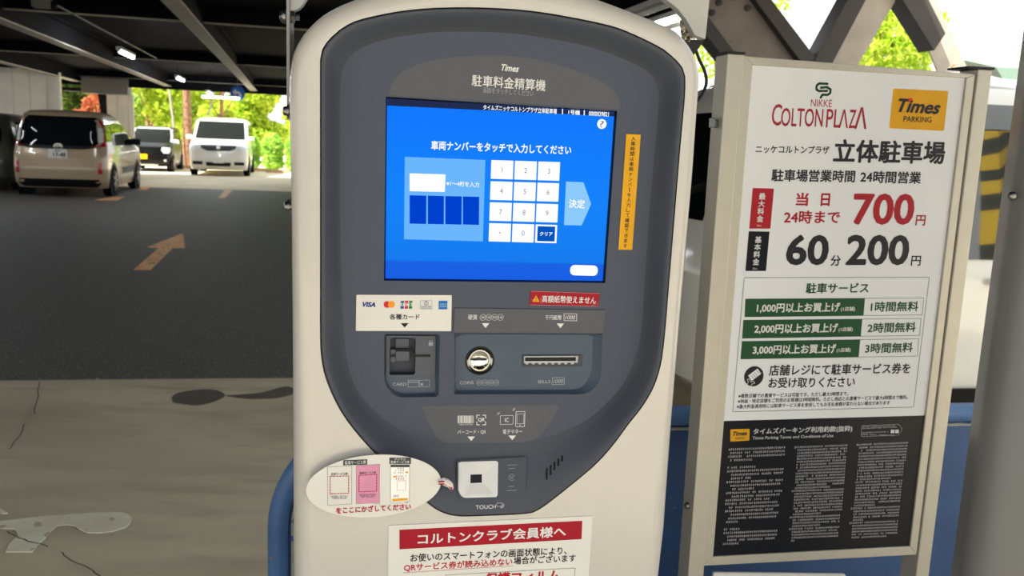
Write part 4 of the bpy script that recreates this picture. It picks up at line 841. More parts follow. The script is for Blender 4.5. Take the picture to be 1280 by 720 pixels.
# ------------------------------------------------------------------ far walls and columns
wallm = mat('wall_panel', (238, 230, 214), .7, 0, .05, 4)
def ribbed(name, p, q, h, z0=0, pitch=.42, dep=.035, th=.12):
    p = Vector(p); q = Vector(q); t = (q - p).normalized(); n = t.cross(Z); L = (q - p).length; pts = []; x = 0
    while x < L:
        for a_, d_ in ((0, 0), (pitch * .86, 0), (pitch * .9, -dep), (pitch * .97, -dep)):
            if x + a_ <= L: pts.append((x + a_, d_))
        x += pitch
    pts += [(L, 0), (L, -th), (0, -th)]
    b = MB(); b.loft([[p + t * a_ + n * d_ + Z * z for a_, d_ in pts] for z in (z0, h)]); return struct(name, b, wallm)
wq = on_z(75, 221); wl = wq - B * 9
ribbed('wall_left', wl, wq, 2.86)
b = MB(); b.box(wq + B * .06 + Z * 1.4, B, A, Z, .12, .2, 2.8); struct('trim_1', b, wallm)
b = MB(); b.box((wl + wq) / 2 - A * .02 + Z * .08, B, A, Z, 9, .05, .16); struct('baseboard_left', b, mat('base_grey', (96, 92, 86), .7))
cq = ray(135, 170); kq = 26.0 / cq.y; cp_ = CAM + cq * kq; cp_.z = 0; cr2 = CAM + ray(168, 170) * (26.22 / ray(168, 170).y); cr2.z = 0
ribbed('column', cp_, cr2, 2.36, pitch=.3)
b = MB(); c = (cp_ + cr2) / 2; b.box(c - B * .35 + Z * 2.6, B, A, Z, 1.25, .7, .46); struct('trim_2', b, mat('soffit_grey', (122, 120, 114), .6))
b = MB(); b.box(c - B * 1.7 + Z * 2.46, B, A, Z, 2.3, .2, .1); struct('trim_3', b, black)
pa = at_y(128, 116, 26.3); pb_ = at_y(134, 150, 26.3); t_ = (pb_ - pa).normalized(); b = MB(); b.box((pa + pb_) / 2, t_, A, t_.cross(A).normalized(), 2.0, .14, .25); struct('brace', b, black)

# ------------------------------------------------------------------ blue round sign with a white turn arrow
p = at_y(297, 116.5, 25.6); fr = Frame(p, B, Z)
t = thing('round_sign', 'blue round traffic sign with a white left turn arrow hanging under the deck', 'sign', p)
pr_ = .205
b = MB(); b.lathe(p + A * .01, -A, [(.0001, 0), (pr_, 0), (pr_, .012), (.0001, .012)], 32); dsk = build('disc', b, mat('sign_blue', (24, 92, 180), .4), t)
b = MB(); k = pr_
b.flat(fr, [(x * k, z * k) for x, z in ((-.72, .12), (-.22, .58), (-.22, .28), (.1, .28), (.38, .1), (.52, -.2), (.56, -.62), (.26, -.62), (.22, -.3), (.08, -.08), (-.22, -.04), (-.22, -.34))], -.006); build('arrow', b, white_print, dsk)
b = MB(); b.tube([p + Z * pr_ * .8 + A * .02, p + Z * (3.055 - p.z) + A * .02], .012, 8); build('hanger', b, bolt_m, t)

# ------------------------------------------------------------------ cars
tyre = mat('tyre', (26, 26, 27), .8); hub_m = mat('hub', (150, 150, 152), .35, .7); cglass = glass('car_glass', (14, 17, 18)); plate_m = mat('plate_white', (214, 214, 206), .5); trimb = mat('car_trim', (22, 22, 24), .5)
lamp_red = mat('tail_red', (176, 18, 34), .2, 0, .02, 20, 0, .6, .6); lens = mat('lens_clear', (206, 208, 206), .12, 0, .03, 30, 0, .6, .8)
def fine_rows(rows):
    out = []
    for p, q in zip(rows, rows[1:]):
        k = max(1, int(abs(q[0] - p[0]) / .04)); out += [tuple(p[j] + (q[j] - p[j]) * i / k for j in range(3)) for i in range(k)]
    return out + [rows[-1]]
class Car:
    def __init__(s, W, prof, paint, n=6):
        s.W = W; s.prof = prof; s.R = .24; s.bow = .07; s.paint = paint       # prof rows: z, front y, rear y, half width factor
    def at(s, z):
        P_ = s.prof
        if z <= P_[0][0]: return P_[0][1:]
        for a_, c_ in zip(P_, P_[1:]):
            if z <= c_[0]:
                u = (z - a_[0]) / (c_[0] - a_[0] + 1e-9); return tuple(a_[i] * (1 - u) + c_[i] * u for i in (1, 2, 3))
        return P_[-1][1:]
    def corner(s, w_, hl): return min(s.R, w_ * .9, hl * .9)
    def front(s, x, z, e=0, rear=False):
        f, r_, k_ = s.at(z); w_ = s.W / 2 * k_; yc, hl = (f + r_) / 2, (f - r_) / 2; x = max(-.985 * w_, min(.985 * w_, x))
        r = s.corner(w_, hl); k = abs(x) - (w_ - r); q = hl if k <= 0 else hl - r + math.sqrt(max(0, r * r - k * k))
        q -= s.bow * (x / w_) ** 2 * q / hl
        return yc + (q + e) * (-1 if rear else 1)
    def side(s, y, z, e=0):
        f, r_, k_ = s.at(z); w_ = s.W / 2 * k_; yc, hl = (f + r_) / 2, (f - r_) / 2; r = s.corner(w_, hl); k = abs(y - yc) - (hl - r)
        return (w_ if k <= 0 else w_ - r + math.sqrt(max(0, r * r - k * k))) + e
    def make(s, name, label, pos, fwd):
        ang = math.atan2(-fwd.x, fwd.y); s.t = thing(name, label, 'car', pos, ang); s.M = BASE[s.t.name]
        zs = []
        for a_, c_ in zip(s.prof, s.prof[1:]):
            m_ = max(1, int((c_[0] - a_[0]) / .06)); zs += [a_[0] + (c_[0] - a_[0]) * i / m_ for i in range(m_)]
        zs.append(s.prof[-1][0]); loops = []; N = 72
        for z in zs:
            f, r_, k_ = s.at(z); w_ = s.W / 2 * k_; yc, hl = (f + r_) / 2, (f - r_) / 2; lp = []
            r = s.corner(w_, hl)
            for q in range(4):
                for i in range(10):
                    a_ = math.pi / 2 * (q + i / 9); cx, cy = math.copysign(w_ - r, math.cos(math.pi / 2 * (q + .5))), math.copysign(hl - r, math.sin(math.pi / 2 * (q + .5)))
                    x, y = cx + r * math.cos(a_), cy + r * math.sin(a_); lp.append(s.M @ Vector((x, yc + y - s.bow * (x / w_) ** 2 * y / hl, z)))
                y0, y1 = None, None
                if q in (0, 2):                      # extra points across the front and the rear
                    sg = 1 if q == 0 else -1
                    for i in range(1, 8): x = sg * (w_ - r) * (1 - 2 * i / 8); lp.append(s.M @ Vector((x, yc + sg * (hl - s.bow * (x / w_) ** 2), z)))
            loops.append(lp)
        b = MB(); b.loft(loops); s.body = build('body', b, s.paint, s.t, smooth=True); return s
    def endpatch(s, name, m, zs, e=.012, rear=False, par=None, nx=12):
        """panel on the front or rear: rows (z, x0, x1)"""
        b = MB(); rows = []; zs = fine_rows(zs)
        for z, x0, x1 in zs:
            w_ = s.W / 2 * s.at(z)[2] * .985; x0, x1 = max(-w_, min(w_, x0)), max(-w_, min(w_, x1)); rows.append([s.M @ Vector((x0 + (x1 - x0) * i / nx, s.front(x0 + (x1 - x0) * i / nx, z, e, rear), z)) for i in range(nx + 1)])
        b.loft(rows, False, False, False); return build(name, b, m, par or s.t, smooth=True)
    def sidepatch(s, name, m, sgn, rows, e=.012, par=None, ny=6):
        b = MB(); out = []
        for z, y0, y1 in fine_rows(rows): out.append([s.M @ Vector((sgn * s.side(y0 + (y1 - y0) * i / ny, z, e), y0 + (y1 - y0) * i / ny, z)) for i in range(ny + 1)])
        b.loft(out, False, False, False); return build(name, b, m, par or s.t, smooth=True)
    def wheels(s, ys, r=.31, arch=True, wd=.2):
        for sg in (-1, 1):
            for y in ys:
                xo = s.side(y, .35) ; ax = (s.M.to_3x3() @ Vector((sg, 0, 0)))
                if arch:
                    b = MB(); c = s.M @ Vector((sg * (s.side(y, .45) - .015), y, r)); b.lathe(c, ax, [(.0001, 0), (r + .06, 0), (r + .06, .022), (.0001, .022)], 28); build('wheel_arch', b, trimb, s.t)
                c = s.M @ Vector((sg * (xo - wd + .03), y, r)); b = MB(); b.lathe(c, ax, [(.0001, 0), (r * .95, 0), (r, .03), (r, wd - .03), (r * .93, wd), (r * .66, wd + .004), (.0001, wd - .002)], 28); wl_ = build('wheel', b, tyre, s.t, smooth=True)
                b = MB(); c2 = c + ax * (wd + .004); u = s.M.to_3x3() @ Vector((0, 1, 0))
                b.lathe(c2, ax, [(.0001, .0), (r * .2, .012), (r * .2, -.01)], 12)
                for k in range(7):
                    a_ = 2 * math.pi * k / 7; d_ = u * math.cos(a_) + Z * math.sin(a_); b.box(c2 + d_ * r * .36, d_, ax, d_.cross(ax).normalized(), r * .6, .02, r * .15)
                build('hub', b, hub_m, wl_)
    def fr(s, z, e, rear, x=0):      # a frame standing on the front or rear surface
        p = s.M @ Vector((x, s.front(x, z, e, rear), z)); ex = s.M.to_3x3() @ Vector((1 if rear else -1, 0, 0)); ex = Vector(ex)
        return Frame(p, ex, Z)
def gtext(fr_, s_, wd, ht, d, bold=.02):
    vs, fs, x0, x1, y0, y1 = glyphs(s_, bold); return MB().add([fr_.w((x - (x0 + x1) / 2) / (x1 - x0) * wd, d, (y - (y0 + y1) / 2) / (y1 - y0) * ht) for x, y, _l in vs], fs)
def mirror(s, y, z, sg, m):
    b = MB(); c = s.M @ Vector((sg * (s.side(y, z) + .1), y, z)); u = s.M.to_3x3() @ Vector((1, 0, 0)); v = s.M.to_3x3() @ Vector((0, 1, 0))
    b.loft([[c + u * (x * k_) + Z * (zz * k_) + v * y_ for x, zz in round_poly([(-.11, -.07), (.11, -.07), (.11, .08), (-.11, .08)], .05, 4)] for y_, k_ in ((-.05, .9), (-.03, 1), (.04, .9), (.09, .5))]); b.box(c - u * sg * .12 - Z * .04, u, v, Z, .1, .05, .04); build('mirror', b, m, s.t, smooth=True)

# beige compact people carrier, seen from behind
beige = mat('beige_paint', (172, 152, 124), .3, .1, .02, 8, 0, .5, .8)
Wd = 1.70
P1_ = on_z(35, 243); P2_ = on_z(132, 246); mid_ = (P1_ + P2_) / 2; pos = mid_ + A * 1.55
c1 = Car(Wd, [(.18, 1.95, -1.98, .95), (.30, 2.1, -2.1, .985), (.55, 2.13, -2.13, 1.0), (.80, 2.1, -2.10, 1.0), (.93, 2.0, -2.05, .985), (1.02, 1.45, -2.02, .97), (1.08, 1.15, -2.0, .955), (1.3, .72, -1.95, .92), (1.5, .3, -1.88, .875), (1.60, .0, -1.80, .83), (1.66, -.25, -1.65, .74), (1.69, -.45, -1.35, .5)], beige, 5).make('beige_car', 'beige compact people carrier parked by the white wall, seen from behind', pos, A)
c1.endpatch('rear_window', cglass, [(1.0, -.74, .74), (1.05, -.78, .78), (1.2, -.775, .775), (1.4, -.75, .75), (1.52, -.70, .70), (1.565, -.62, .62)], .014, True)
c1.endpatch('tailgate_band', trimb, [(.94, -.45, .45), (.97, -.72, .72), (1.0, -.78, .78)], .013, True)
for sg in (-1, 1):
    a_, b_ = (.70, .825); c1.endpatch('tail_lamp', lamp_red, [(z, *sorted((sg * x0, sg * x1))) for z, x0, x1 in ((1.0, .55, .815), (1.05, .76, .825), (1.2, .76, .805), (1.4, .735, .785), (1.5, .69, .755))], .018, True, nx=4)
    c1.endpatch('tail_lamp_lens', lens, [(z, *sorted((sg * x0, sg * x1))) for z, x0, x1 in ((1.08, .70, .77), (1.2, .69, .775), (1.36, .68, .755))], .021, True, nx=3)
    c1.endpatch('reflector', lamp_red, [(z, *sorted((sg * .70, sg * .77))) for z in (.47, .58, .70)], .013, True, nx=3)
    c1.sidepatch('front_side_window', cglass, sg, [(1.02, -.05, 1.2), (1.2, -.05, .85), (1.45, -.05, .36)], .01); c1.sidepatch('rear_side_window', cglass, sg, [(1.02, -1.15, -.12), (1.2, -1.15, -.12), (1.47, -1.12, -.12)], .01); c1.sidepatch('quarter_window', cglass, sg, [(1.1, -1.75, -1.24), (1.2, -1.74, -1.24), (1.45, -1.68, -1.22)], .01)
    c1.sidepatch('side_moulding', mat('moulding_grey', (92, 92, 94), .5), sg, [(.42, -.4, .9), (.56, -.4, .9)], .012); mirror(c1, 1.0, 1.08, sg, trimb)
c1.endpatch('rear_bumper_trim', trimb, [(.2, -.66, .66), (.28, -.74, .74), (.36, -.70, .70)], .016, True)
c1.endpatch('windscreen', cglass, [(1.1, -.68, .68), (1.3, -.65, .65), (1.55, -.58, .58)], .012)
fr_ = c1.fr(.85, .018, True, 0); pl_ = build('licence_plate', MB().prism(fr_, [(-.165, -.083), (.165, -.083), (.165, .083), (-.165, .083)], -.006, .012), plate_m, c1.t)
lt = gtext(fr_, '17-48', .22, .08, -.0075, .03); lt2 = gtext(fr_, '300', .1, .03, -.0075, .02)
for i in range(len(lt.v)): lt.v[i] = lt.v[i] - Z * .022 + fr_.ex * .03
for i in range(len(lt2.v)): lt2.v[i] = lt2.v[i] + Z * .05
lt.add(lt2.v, lt2.f); build('plate_number', lt, sink, pl_)
fr_ = c1.fr(.99, .022, True, 0); b = MB(); b.stroke(fr_, [(.075 * math.cos(a), .045 * math.sin(a)) for a in [.314 * k for k in range(20)]], .012, 0, True); b.stroke(fr_, [(.03 * math.cos(a), .043 * math.sin(a)) for a in [.314 * k for k in range(20)]], .01, 0, True); b.stroke(fr_, [(.065 * math.cos(a), .022 + .02 * math.sin(a)) for a in [.314 * k for k in range(20)]], .01, 0, True); build('emblem', b, chrome, c1.t)
c1.wheels((-1.33, 1.35), .315)
# dark car at the far left edge
dgp = mat('dark_green_paint', (74, 76, 66), .3, .2, .02, 8, 0, .5, .8)
pp = on_z(-22, 238); c5 = Car(1.7, [(.18, 1.9, -1.9, .95), (.3, 2.05, -2.05, .985), (.6, 2.1, -2.08, 1), (.95, 2.0, -2.04, .98), (1.08, 1.2, -2.0, .96), (1.35, .7, -1.9, .9), (1.5, .25, -1.75, .84), (1.58, -.1, -1.5, .7), (1.6, -.4, -1.2, .45)], dgp, 4).make('dark_car', 'dark grey green car cut off by the left edge beside the beige car', pp + A * 1.6 - B * .15, A)
c5.endpatch('rear_window', cglass, [(1.02, -.66, .66), (1.2, -.66, .66), (1.44, -.58, .58)], .012, True)
for sg in (-1, 1): c5.sidepatch('side_window', cglass, sg, [(1.05, -1.5, 1.0), (1.2, -1.45, .8), (1.42, -1.35, .35)], .01)
c5.wheels((-1.3, 1.3), .3)

# black kei car facing the camera
blackp = mat('black_paint', (16, 16, 18), .25, .0, .02, 8, 0, .2, .1); silver = mat('pillar_silver', (206, 212, 214), .25, .2)
p1_, p2_ = on_z(166, 213.5), on_z(209, 214.5); pos = (p1_ + p2_) / 2 + A * 1.25
c2 = Car(1.475, [(.18, 1.55, -1.6, .95), (.3, 1.68, -1.68, .985), (.6, 1.70, -1.70, 1), (.82, 1.62, -1.68, 1), (.90, 1.45, -1.66, .985), (.97, 1.05, -1.64, .965), (1.2, .72, -1.6, .92), (1.42, .35, -1.52, .86), (1.49, .1, -1.4, .76), (1.52, -.2, -1.1, .5)], blackp, 5).make('black_car', 'black compact car with a yellow licence plate facing the camera', pos, -A)
c2.endpatch('windscreen', glass('windscreen_green', (16, 20, 15), .25), [(.99, -.60, .60), (1.2, -.585, .585), (1.38, -.53, .53)], .012)
c2.endpatch('roof_edge', silver, [(1.42, -.55, .55), (1.47, -.5, .5)], .014)
for sg in (-1, 1):
    c2.endpatch('pillar', silver, [(z, *sorted((sg * x0, sg * x1))) for z, x0, x1 in ((.99, .62, .70), (1.2, .60, .675), (1.42, .54, .625))], .014, nx=3)
    c2.endpatch('headlamp', lens, [(z, *sorted((sg * x0, sg * x1))) for z, x0, x1 in ((.62, .50, .66), (.72, .42, .70), (.82, .44, .69))], .012, nx=4)
    c2.sidepatch('side_window', cglass, sg, [(1.0, -1.3, .85), (1.2, -1.28, .55), (1.38, -1.2, .3)], .01); mirror(c2, .85, 1.0, sg, silver)
    c2.endpatch('fog_lamp', lens, [(z, *sorted((sg * .5, sg * .58))) for z in (.34, .42)], .012, nx=3)
c2.endpatch('lower_grille', trimb, [(.26, -.5, .5), (.4, -.52, .52)], .012); c2.endpatch('bumper_bar', silver, [(.2, -.3, .3), (.25, -.32, .32)], .02)
fr_ = c2.fr(.50, .02, False, .17); pl_ = build('licence_plate', MB().prism(fr_, [(-.165, -.083), (.165, -.083), (.165, .083), (-.165, .083)], -.006, .02), mat('plate_yellow', (236, 190, 24), .5), c2.t)
c2.wheels((-1.2, 1.2), .28)

# white minivan facing the camera
whitep = mat('white_paint', (224, 222, 214), .22, 0, .02, 8, 0, .5, .9)
p1_, p2_ = on_z(245, 218.5), on_z(306, 219.5); pos = (p1_ + p2_) / 2 + A * 1.5
c3_ = Car(1.80, [(.2, 2.15, -2.3, .95), (.32, 2.3, -2.38, .985), (.55, 2.36, -2.4, 1), (.8, 2.32, -2.4, 1), (.98, 2.2, -2.38, .985), (1.08, 1.9, -2.36, .975), (1.16, 1.6, -2.35, .965), (1.45, 1.2, -2.3, .945), (1.74, .8, -2.22, .915), (1.83, .5, -2.1, .85), (1.88, .1, -1.8, .62)], whitep, 5).make('white_minivan', 'white minivan facing the camera in front of the bright hedge', pos, -A)
c3_.endpatch('windscreen', glass('windscreen_green', (16, 20, 15), .25), [(1.17, -.77, .77), (1.4, -.75, .75), (1.74, -.71, .71)], .014)
c3_.endpatch('grille', mat('grille_grey', (64, 66, 68), .4, .4), [(.80, -.34, .34), (.88, -.52, .52), (.99, -.56, .56)], .014)
fr_ = c3_.fr(.90, .03, False, 0); build('emblem', MB().prism(fr_, [(-.06, .05), (0, .08), (.06, .05), (.05, -.05), (0, -.09), (-.05, -.05)], -.01, .012), chrome, c3_.t)
for sg in (-1, 1):
    c3_.endpatch('headlamp', lens, [(z, *sorted((sg * x0, sg * x1))) for z, x0, x1 in ((.80, .56, .80), (.9, .56, .86), (1.0, .62, .85))], .013, nx=5)
    c3_.endpatch('fog_lamp', trimb, [(z, *sorted((sg * .48, sg * .78))) for z in (.36, .46)], .012, nx=4)
    c3_.sidepatch('side_window', cglass, sg, [(1.16, -2.0, 1.2), (1.4, -1.98, .85), (1.64, -1.9, .5)], .01); mirror(c3_, 1.35, 1.2, sg, whitep)
c3_.endpatch('lower_grille', trimb, [(.32, -.36, .36), (.44, -.38, .38)], .012)
fr_ = c3_.fr(.5, .02, False, 0); build('licence_plate', MB().prism(fr_, [(-.165, -.083), (.165, -.083), (.165, .083), (-.165, .083)], -.006, .02), plate_m, c3_.t)
c3_.wheels((-1.45, 1.45), .33)

# white car close behind the sign, side on
Xr = at_y(843, 440, 4.2).x
pos = Vector((Xr + 1.97, 4.94, 0))
REFL = mat('window_reflective', (40, 46, 42), .02, 0, 0, 10, 0, 1.0, .7)
c4 = Car(1.72, [(.22, 2.05, -2.05, .95), (.3, 2.15, -2.15, .985), (.55, 2.2, -2.2, 1), (.86, 2.15, -2.18, 1), (.98, 2.0, -2.15, .985), (1.06, 1.5, -2.12, .975), (1.3, 1.1, -2.05, .95), (1.56, .75, -1.98, .92), (1.67, .45, -1.9, .87), (1.73, .1, -1.75, .76), (1.76, -.3, -1.5, .5)], whitep, 6).make('white_car', 'white car parked side on behind the fee sign and the blue barrier', pos, Vector((math.cos(math.radians(10)), math.sin(math.radians(10)), 0)))
for sg in (-1, 1):
    c4.sidepatch('front_side_window', REFL, sg, [(.92, -.45, 1.45), (1.1, -.45, 1.2), (1.3, -.45, .95), (1.63, -.45, .5)], .01); c4.sidepatch('rear_side_window', REFL, sg, [(.92, -1.35, -.52), (1.1, -1.35, -.52), (1.3, -1.33, -.52), (1.63, -1.3, -.52)], .01); c4.sidepatch('quarter_window', REFL, sg, [(.86, -1.98, -1.42), (1.1, -2.02, -1.42), (1.29, -2.0, -1.42)], .01)
    c4.sidepatch('sill_trim', trimb, sg, [(.22, -1.2, 1.2), (.30, -1.2, 1.2)], .012); mirror(c4, 1.15, 1.05, sg, whitep)
    c4.sidepatch('door_handle', hub_m, sg, [(.80, -.75, -.6), (.83, -.75, -.6)], .025)
    c4.sidepatch('tail_lamp', lamp_red, sg, [(1.34, -2.03, -1.80), (1.40, -2.02, -1.72), (1.47, -1.99, -1.66)], .014)
c4.endpatch('rear_window', cglass, [(1.05, -.66, .66), (1.3, -.64, .64), (1.55, -.58, .58)], .012, True)
c4.wheels((-1.38, 1.4), .32)
# striped pillar behind the viewer, mirrored in the white car's window
v = ray(1230, 205).normalized(); P_ = CAM + v * (4.1 / v.y); n_ = Vector((math.sin(math.radians(10)), -math.cos(math.radians(10)), .12)).normalized(); r_ = v - n_ * 2 * v.dot(n_); Q = P_ + r_ * 8.5; Q.z = 0
m = bpy.data.materials.new('hazard_stripes'); m.use_nodes = True; n = m.node_tree; t = n.nodes.new('ShaderNodeTexCoord'); mp = n.nodes.new('ShaderNodeMapping'); mp.inputs['Rotation'].default_value = (0, .6, 0); wv = n.nodes.new('ShaderNodeTexWave'); wv.bands_direction = 'Z'; wv.inputs['Scale'].default_value = .9; wv.inputs['Distortion'].default_value = 0
r2 = n.nodes.new('ShaderNodeValToRGB'); r2.color_ramp.interpolation = 'CONSTANT'; r2.color_ramp.elements[0].color = (.02, .02, .02, 1); r2.color_ramp.elements[1].position = .5; r2.color_ramp.elements[1].color = (*lin((240, 200, 40)), 1)
n.links.new(t.outputs['Object'], mp.inputs['Vector']); n.links.new(mp.outputs['Vector'], wv.inputs['Vector']); n.links.new(wv.outputs['Fac'], r2.inputs['Fac']); n.links.new(r2.outputs['Color'], n.nodes['Principled BSDF'].inputs['Base Color'])
b = MB(); b.box(Q + Z * 1.7, Vector((1, 0, 0)), Vector((0, 1, 0)), Z, .3, .3, 3.4); struct('pillar', b, m)
# distant car beyond the truss
pos = at_y(905, 175, 11.0); pos.z = 0
bluegrey = mat('blue_grey_paint', (196, 204, 206), .25, .1, .02, 8, 0, .5, .9)
c6 = Car(1.75, [(.2, 2.0, -2.0, .95), (.32, 2.15, -2.15, .985), (.7, 2.2, -2.2, 1), (1.0, 2.0, -2.18, .98), (1.15, 1.4, -2.1, .96), (1.5, .8, -2.0, .89), (1.78, .3, -1.9, .8), (1.84, -.2, -1.6, .55)], bluegrey, 5).make('silver_car', 'pale silver car glimpsed in the gap between the machine and the sign', pos + Vector((.9, 1.2, 0)), Vector((.25, -.97, 0)))
c6.endpatch('windscreen', glass('windscreen_teal', (70, 96, 104)), [(1.18, -.72, .72), (1.4, -.7, .7), (1.68, -.62, .62)], .013); c6.wheels((-1.35, 1.4), .32)
for sg in (-1, 1): c6.sidepatch('side_window', cglass, sg, [(1.2, -1.7, .9), (1.4, -1.65, .7), (1.66, -1.6, .3)], .01)

# ------------------------------------------------------------------ wheel stops
stop = mat('stop_orange', (176, 138, 108), .7, 0, .1, 10)
for (x, y), lb in (((347, 216), 'pale orange concrete wheel stop right of the white minivan, before the hedge'), ((325, 214), 'short pale orange wheel stop just beside the white minivan'), ((228, 210.5), 'pale orange wheel stop between the black car and the white minivan')):
    p = on_z(x, y); b = MB(); L_ = .42 if x != 325 else .25
    b.loft([[p + B * (s_ * L_) + A * y_ + Z * z for y_, z in ((-.09, 0), (-.06, .11), (.06, .11), (.09, 0))] for s_ in (-1, 1)]); tag(build('wheel_stop', b, stop, bevel=.01), lb, 'wheel stop')

# ------------------------------------------------------------------ steel bracing and beyond
brace_m = layered('brace_steel', (122, 112, 104), (96, 74, 58), .68, 9, .6, .1, 0, (140, 128, 114), .6, 3); brace_d = layered('brace_dark', (58, 53, 50), (86, 62, 46), .66, 10, .6, .1)
FB = Frame(Vector((0, 7.2, 0)), Vector((math.cos(.17), math.sin(.17), 0)), Z)
def brace(px, dep, m, name='brace', d0=0):
    b = MB(); b.prism(FB, FB.L(px, d0), d0, d0 + dep); o = build(name, b, m, bevel=.006); o['kind'] = 'structure'; return o
def dv_(p, q, d): # extrude an edge band
    pass
M1 = brace([(880, 16), (892, -16), (932, -30), (1012, 74), (1000, 98), (940, 96)], .02, brace_m)
b = MB(); b.prism(FB, FB.L([(920, -30), (940, -30), (1036, 96), (1014, 96)], -.07), -.09, .14); b.prism(FB, FB.L([(850, 5), (872, 5), (950, 110), (935, 110)], -.07), -.09, .14); build('flange', b, brace_d, M1)
b = MB()
for x, y in ((899, 3.5), (890.5, 16), (935, 10), (918, -4)): q = FB.loc(x, y, -.01); b.lathe(FB.w(q[0], 0, q[1]), -FB.ey, [(.028, 0), (.026, .02), (.0001, .026)], 10)
build('bolt', b, brace_d, M1, smooth=True)
M2 = brace([(1078, -20), (1132, -20), (1062, 100), (1014, 90)], .02, layered('brace_pale', (170, 160, 148), (150, 116, 84), .68, 9, .6, .1) if 'brace_pale' not in MATS else MATS['brace_pale'])
b = MB(); b.prism(FB, FB.L([(1070, -20), (1092, -20), (1034, 90), (1010, 90)], -.09), -.1, .12); build('flange', b, brace_d, M2)
M3 = brace([(1128, -20), (1160, -20), (1212, 90), (1172, 90)], .02, layered('brace_pale', (170, 160, 148), (150, 116, 84), .68, 9, .6, .1) if 'brace_pale' not in MATS else MATS['brace_pale'])
b = MB(); b.prism(FB, FB.L([(1115, -20), (1150, -20), (1181, 42), (1167, 63)], -.09), -.1, .12); build('flange', b, brace_d, M3)
q0, q1 = FB.loc(800, 190), FB.loc(1290, 190); b = MB(); b.prism(FB, [(q0[0], 1.0), (q1[0] + 1, 1.0), (q1[0] + 1, 1.22), (q0[0], 1.22)], 0, .2); o = build('bottom_chord', b, layered('brace_pale', (170, 160, 148), (150, 116, 84), .68, 9, .6, .1) if 'brace_pale' not in MATS else MATS['brace_pale']); o['kind'] = 'structure'
for a_ in (q0[0] + .1, q1[0] + .9):
    b = MB(); b.box(FB.w(a_, .1, .5), FB.ex, FB.ey, Z, .2, .2, 1.0); o = build('chord_post', b, brace_m); o['kind'] = 'structure'
b = MB(); b.prism(FB, [(FB.loc(860, 0)[0], 3.3), (q1[0] + 1, 3.3), (q1[0] + 1, 3.6), (FB.loc(860, 0)[0], 3.6)], .0, .2); o = build('top_chord', b, brace_m); o['kind'] = 'structure'
p = at_y(1268, 92, 16); b = MB(); b.add([p + Vector(v) for v in ((-.35, 0, .1), (4, .4, .1), (4, .4, -.16), (-.2, 0, -.1))] + [p + Vector(v) for v in ((-.35, 2, .5), (4, 2.4, .5), (4, 2.4, .3), (-.2, 2, .3))], [(0, 1, 2, 3), (4, 7, 6, 5), (0, 4, 5, 1), (3, 2, 6, 7), (0, 3, 7, 4), (1, 5, 6, 2)])
for x_ in (.3, 3.6): b.box(p + Vector((x_, 1, -p.z / 2 - .05)), Vector((1, 0, 0)), Vector((0, 1, 0)), Z, .1, .1, p.z - .1)
tag(build('carport_roof', b, mat('roof_green', (128, 150, 136), .5)), 'pale green roof edge far off at the upper right', 'roof')

# ------------------------------------------------------------------ garden: trees, hedge, wall
def leaf_mat(name, c1_, c2_, tr=.5):
    m = bpy.data.materials.new(name); m.use_nodes = True; n = m.node_tree; n.nodes.remove(n.nodes['Principled BSDF'])
    t = n.nodes.new('ShaderNodeTexCoord'); z = n.nodes.new('ShaderNodeTexNoise'); z.inputs['Scale'].default_value = 3.5; z.inputs['Detail'].default_value = 4
    r_ = n.nodes.new('ShaderNodeValToRGB'); r_.color_ramp.elements[0].position = .35; r_.color_ramp.elements[1].position = .65; r_.color_ramp.elements[0].color = (*lin(c1_), 1); r_.color_ramp.elements[1].color = (*lin(c2_), 1)
    d = n.nodes.new('ShaderNodeBsdfDiffuse'); u = n.nodes.new('ShaderNodeBsdfTranslucent'); x = n.nodes.new('ShaderNodeMixShader'); x.inputs[0].default_value = tr
    n.links.new(t.outputs['Object'], z.inputs['Vector']); n.links.new(z.outputs['Fac'], r_.inputs['Fac'])
    n.links.new(r_.outputs[0], d.inputs['Color']); n.links.new(r_.outputs[0], u.inputs['Color']); n.links.new(d.outputs[0], x.inputs[1]); n.links.new(u.outputs[0], x.inputs[2]); n.links.new(x.outputs[0], n.nodes['Material Output'].inputs['Surface'])
    return m
bark = layered('bark', (150, 112, 86), (112, 84, 64), .55, 12, .9, .5)
LF = {'bright': leaf_mat('leaf_bright', (160, 196, 44), (232, 240, 110)), 'mid': leaf_mat('leaf_mid', (120, 160, 60), (200, 220, 100)), 'dark': leaf_mat('leaf_dark', (50, 74, 38), (104, 128, 58)), 'hedge': leaf_mat('leaf_hedge', (140, 192, 76), (218, 244, 126), .4), 'red': leaf_mat('leaf_red', (176, 92, 70), (206, 140, 96))}
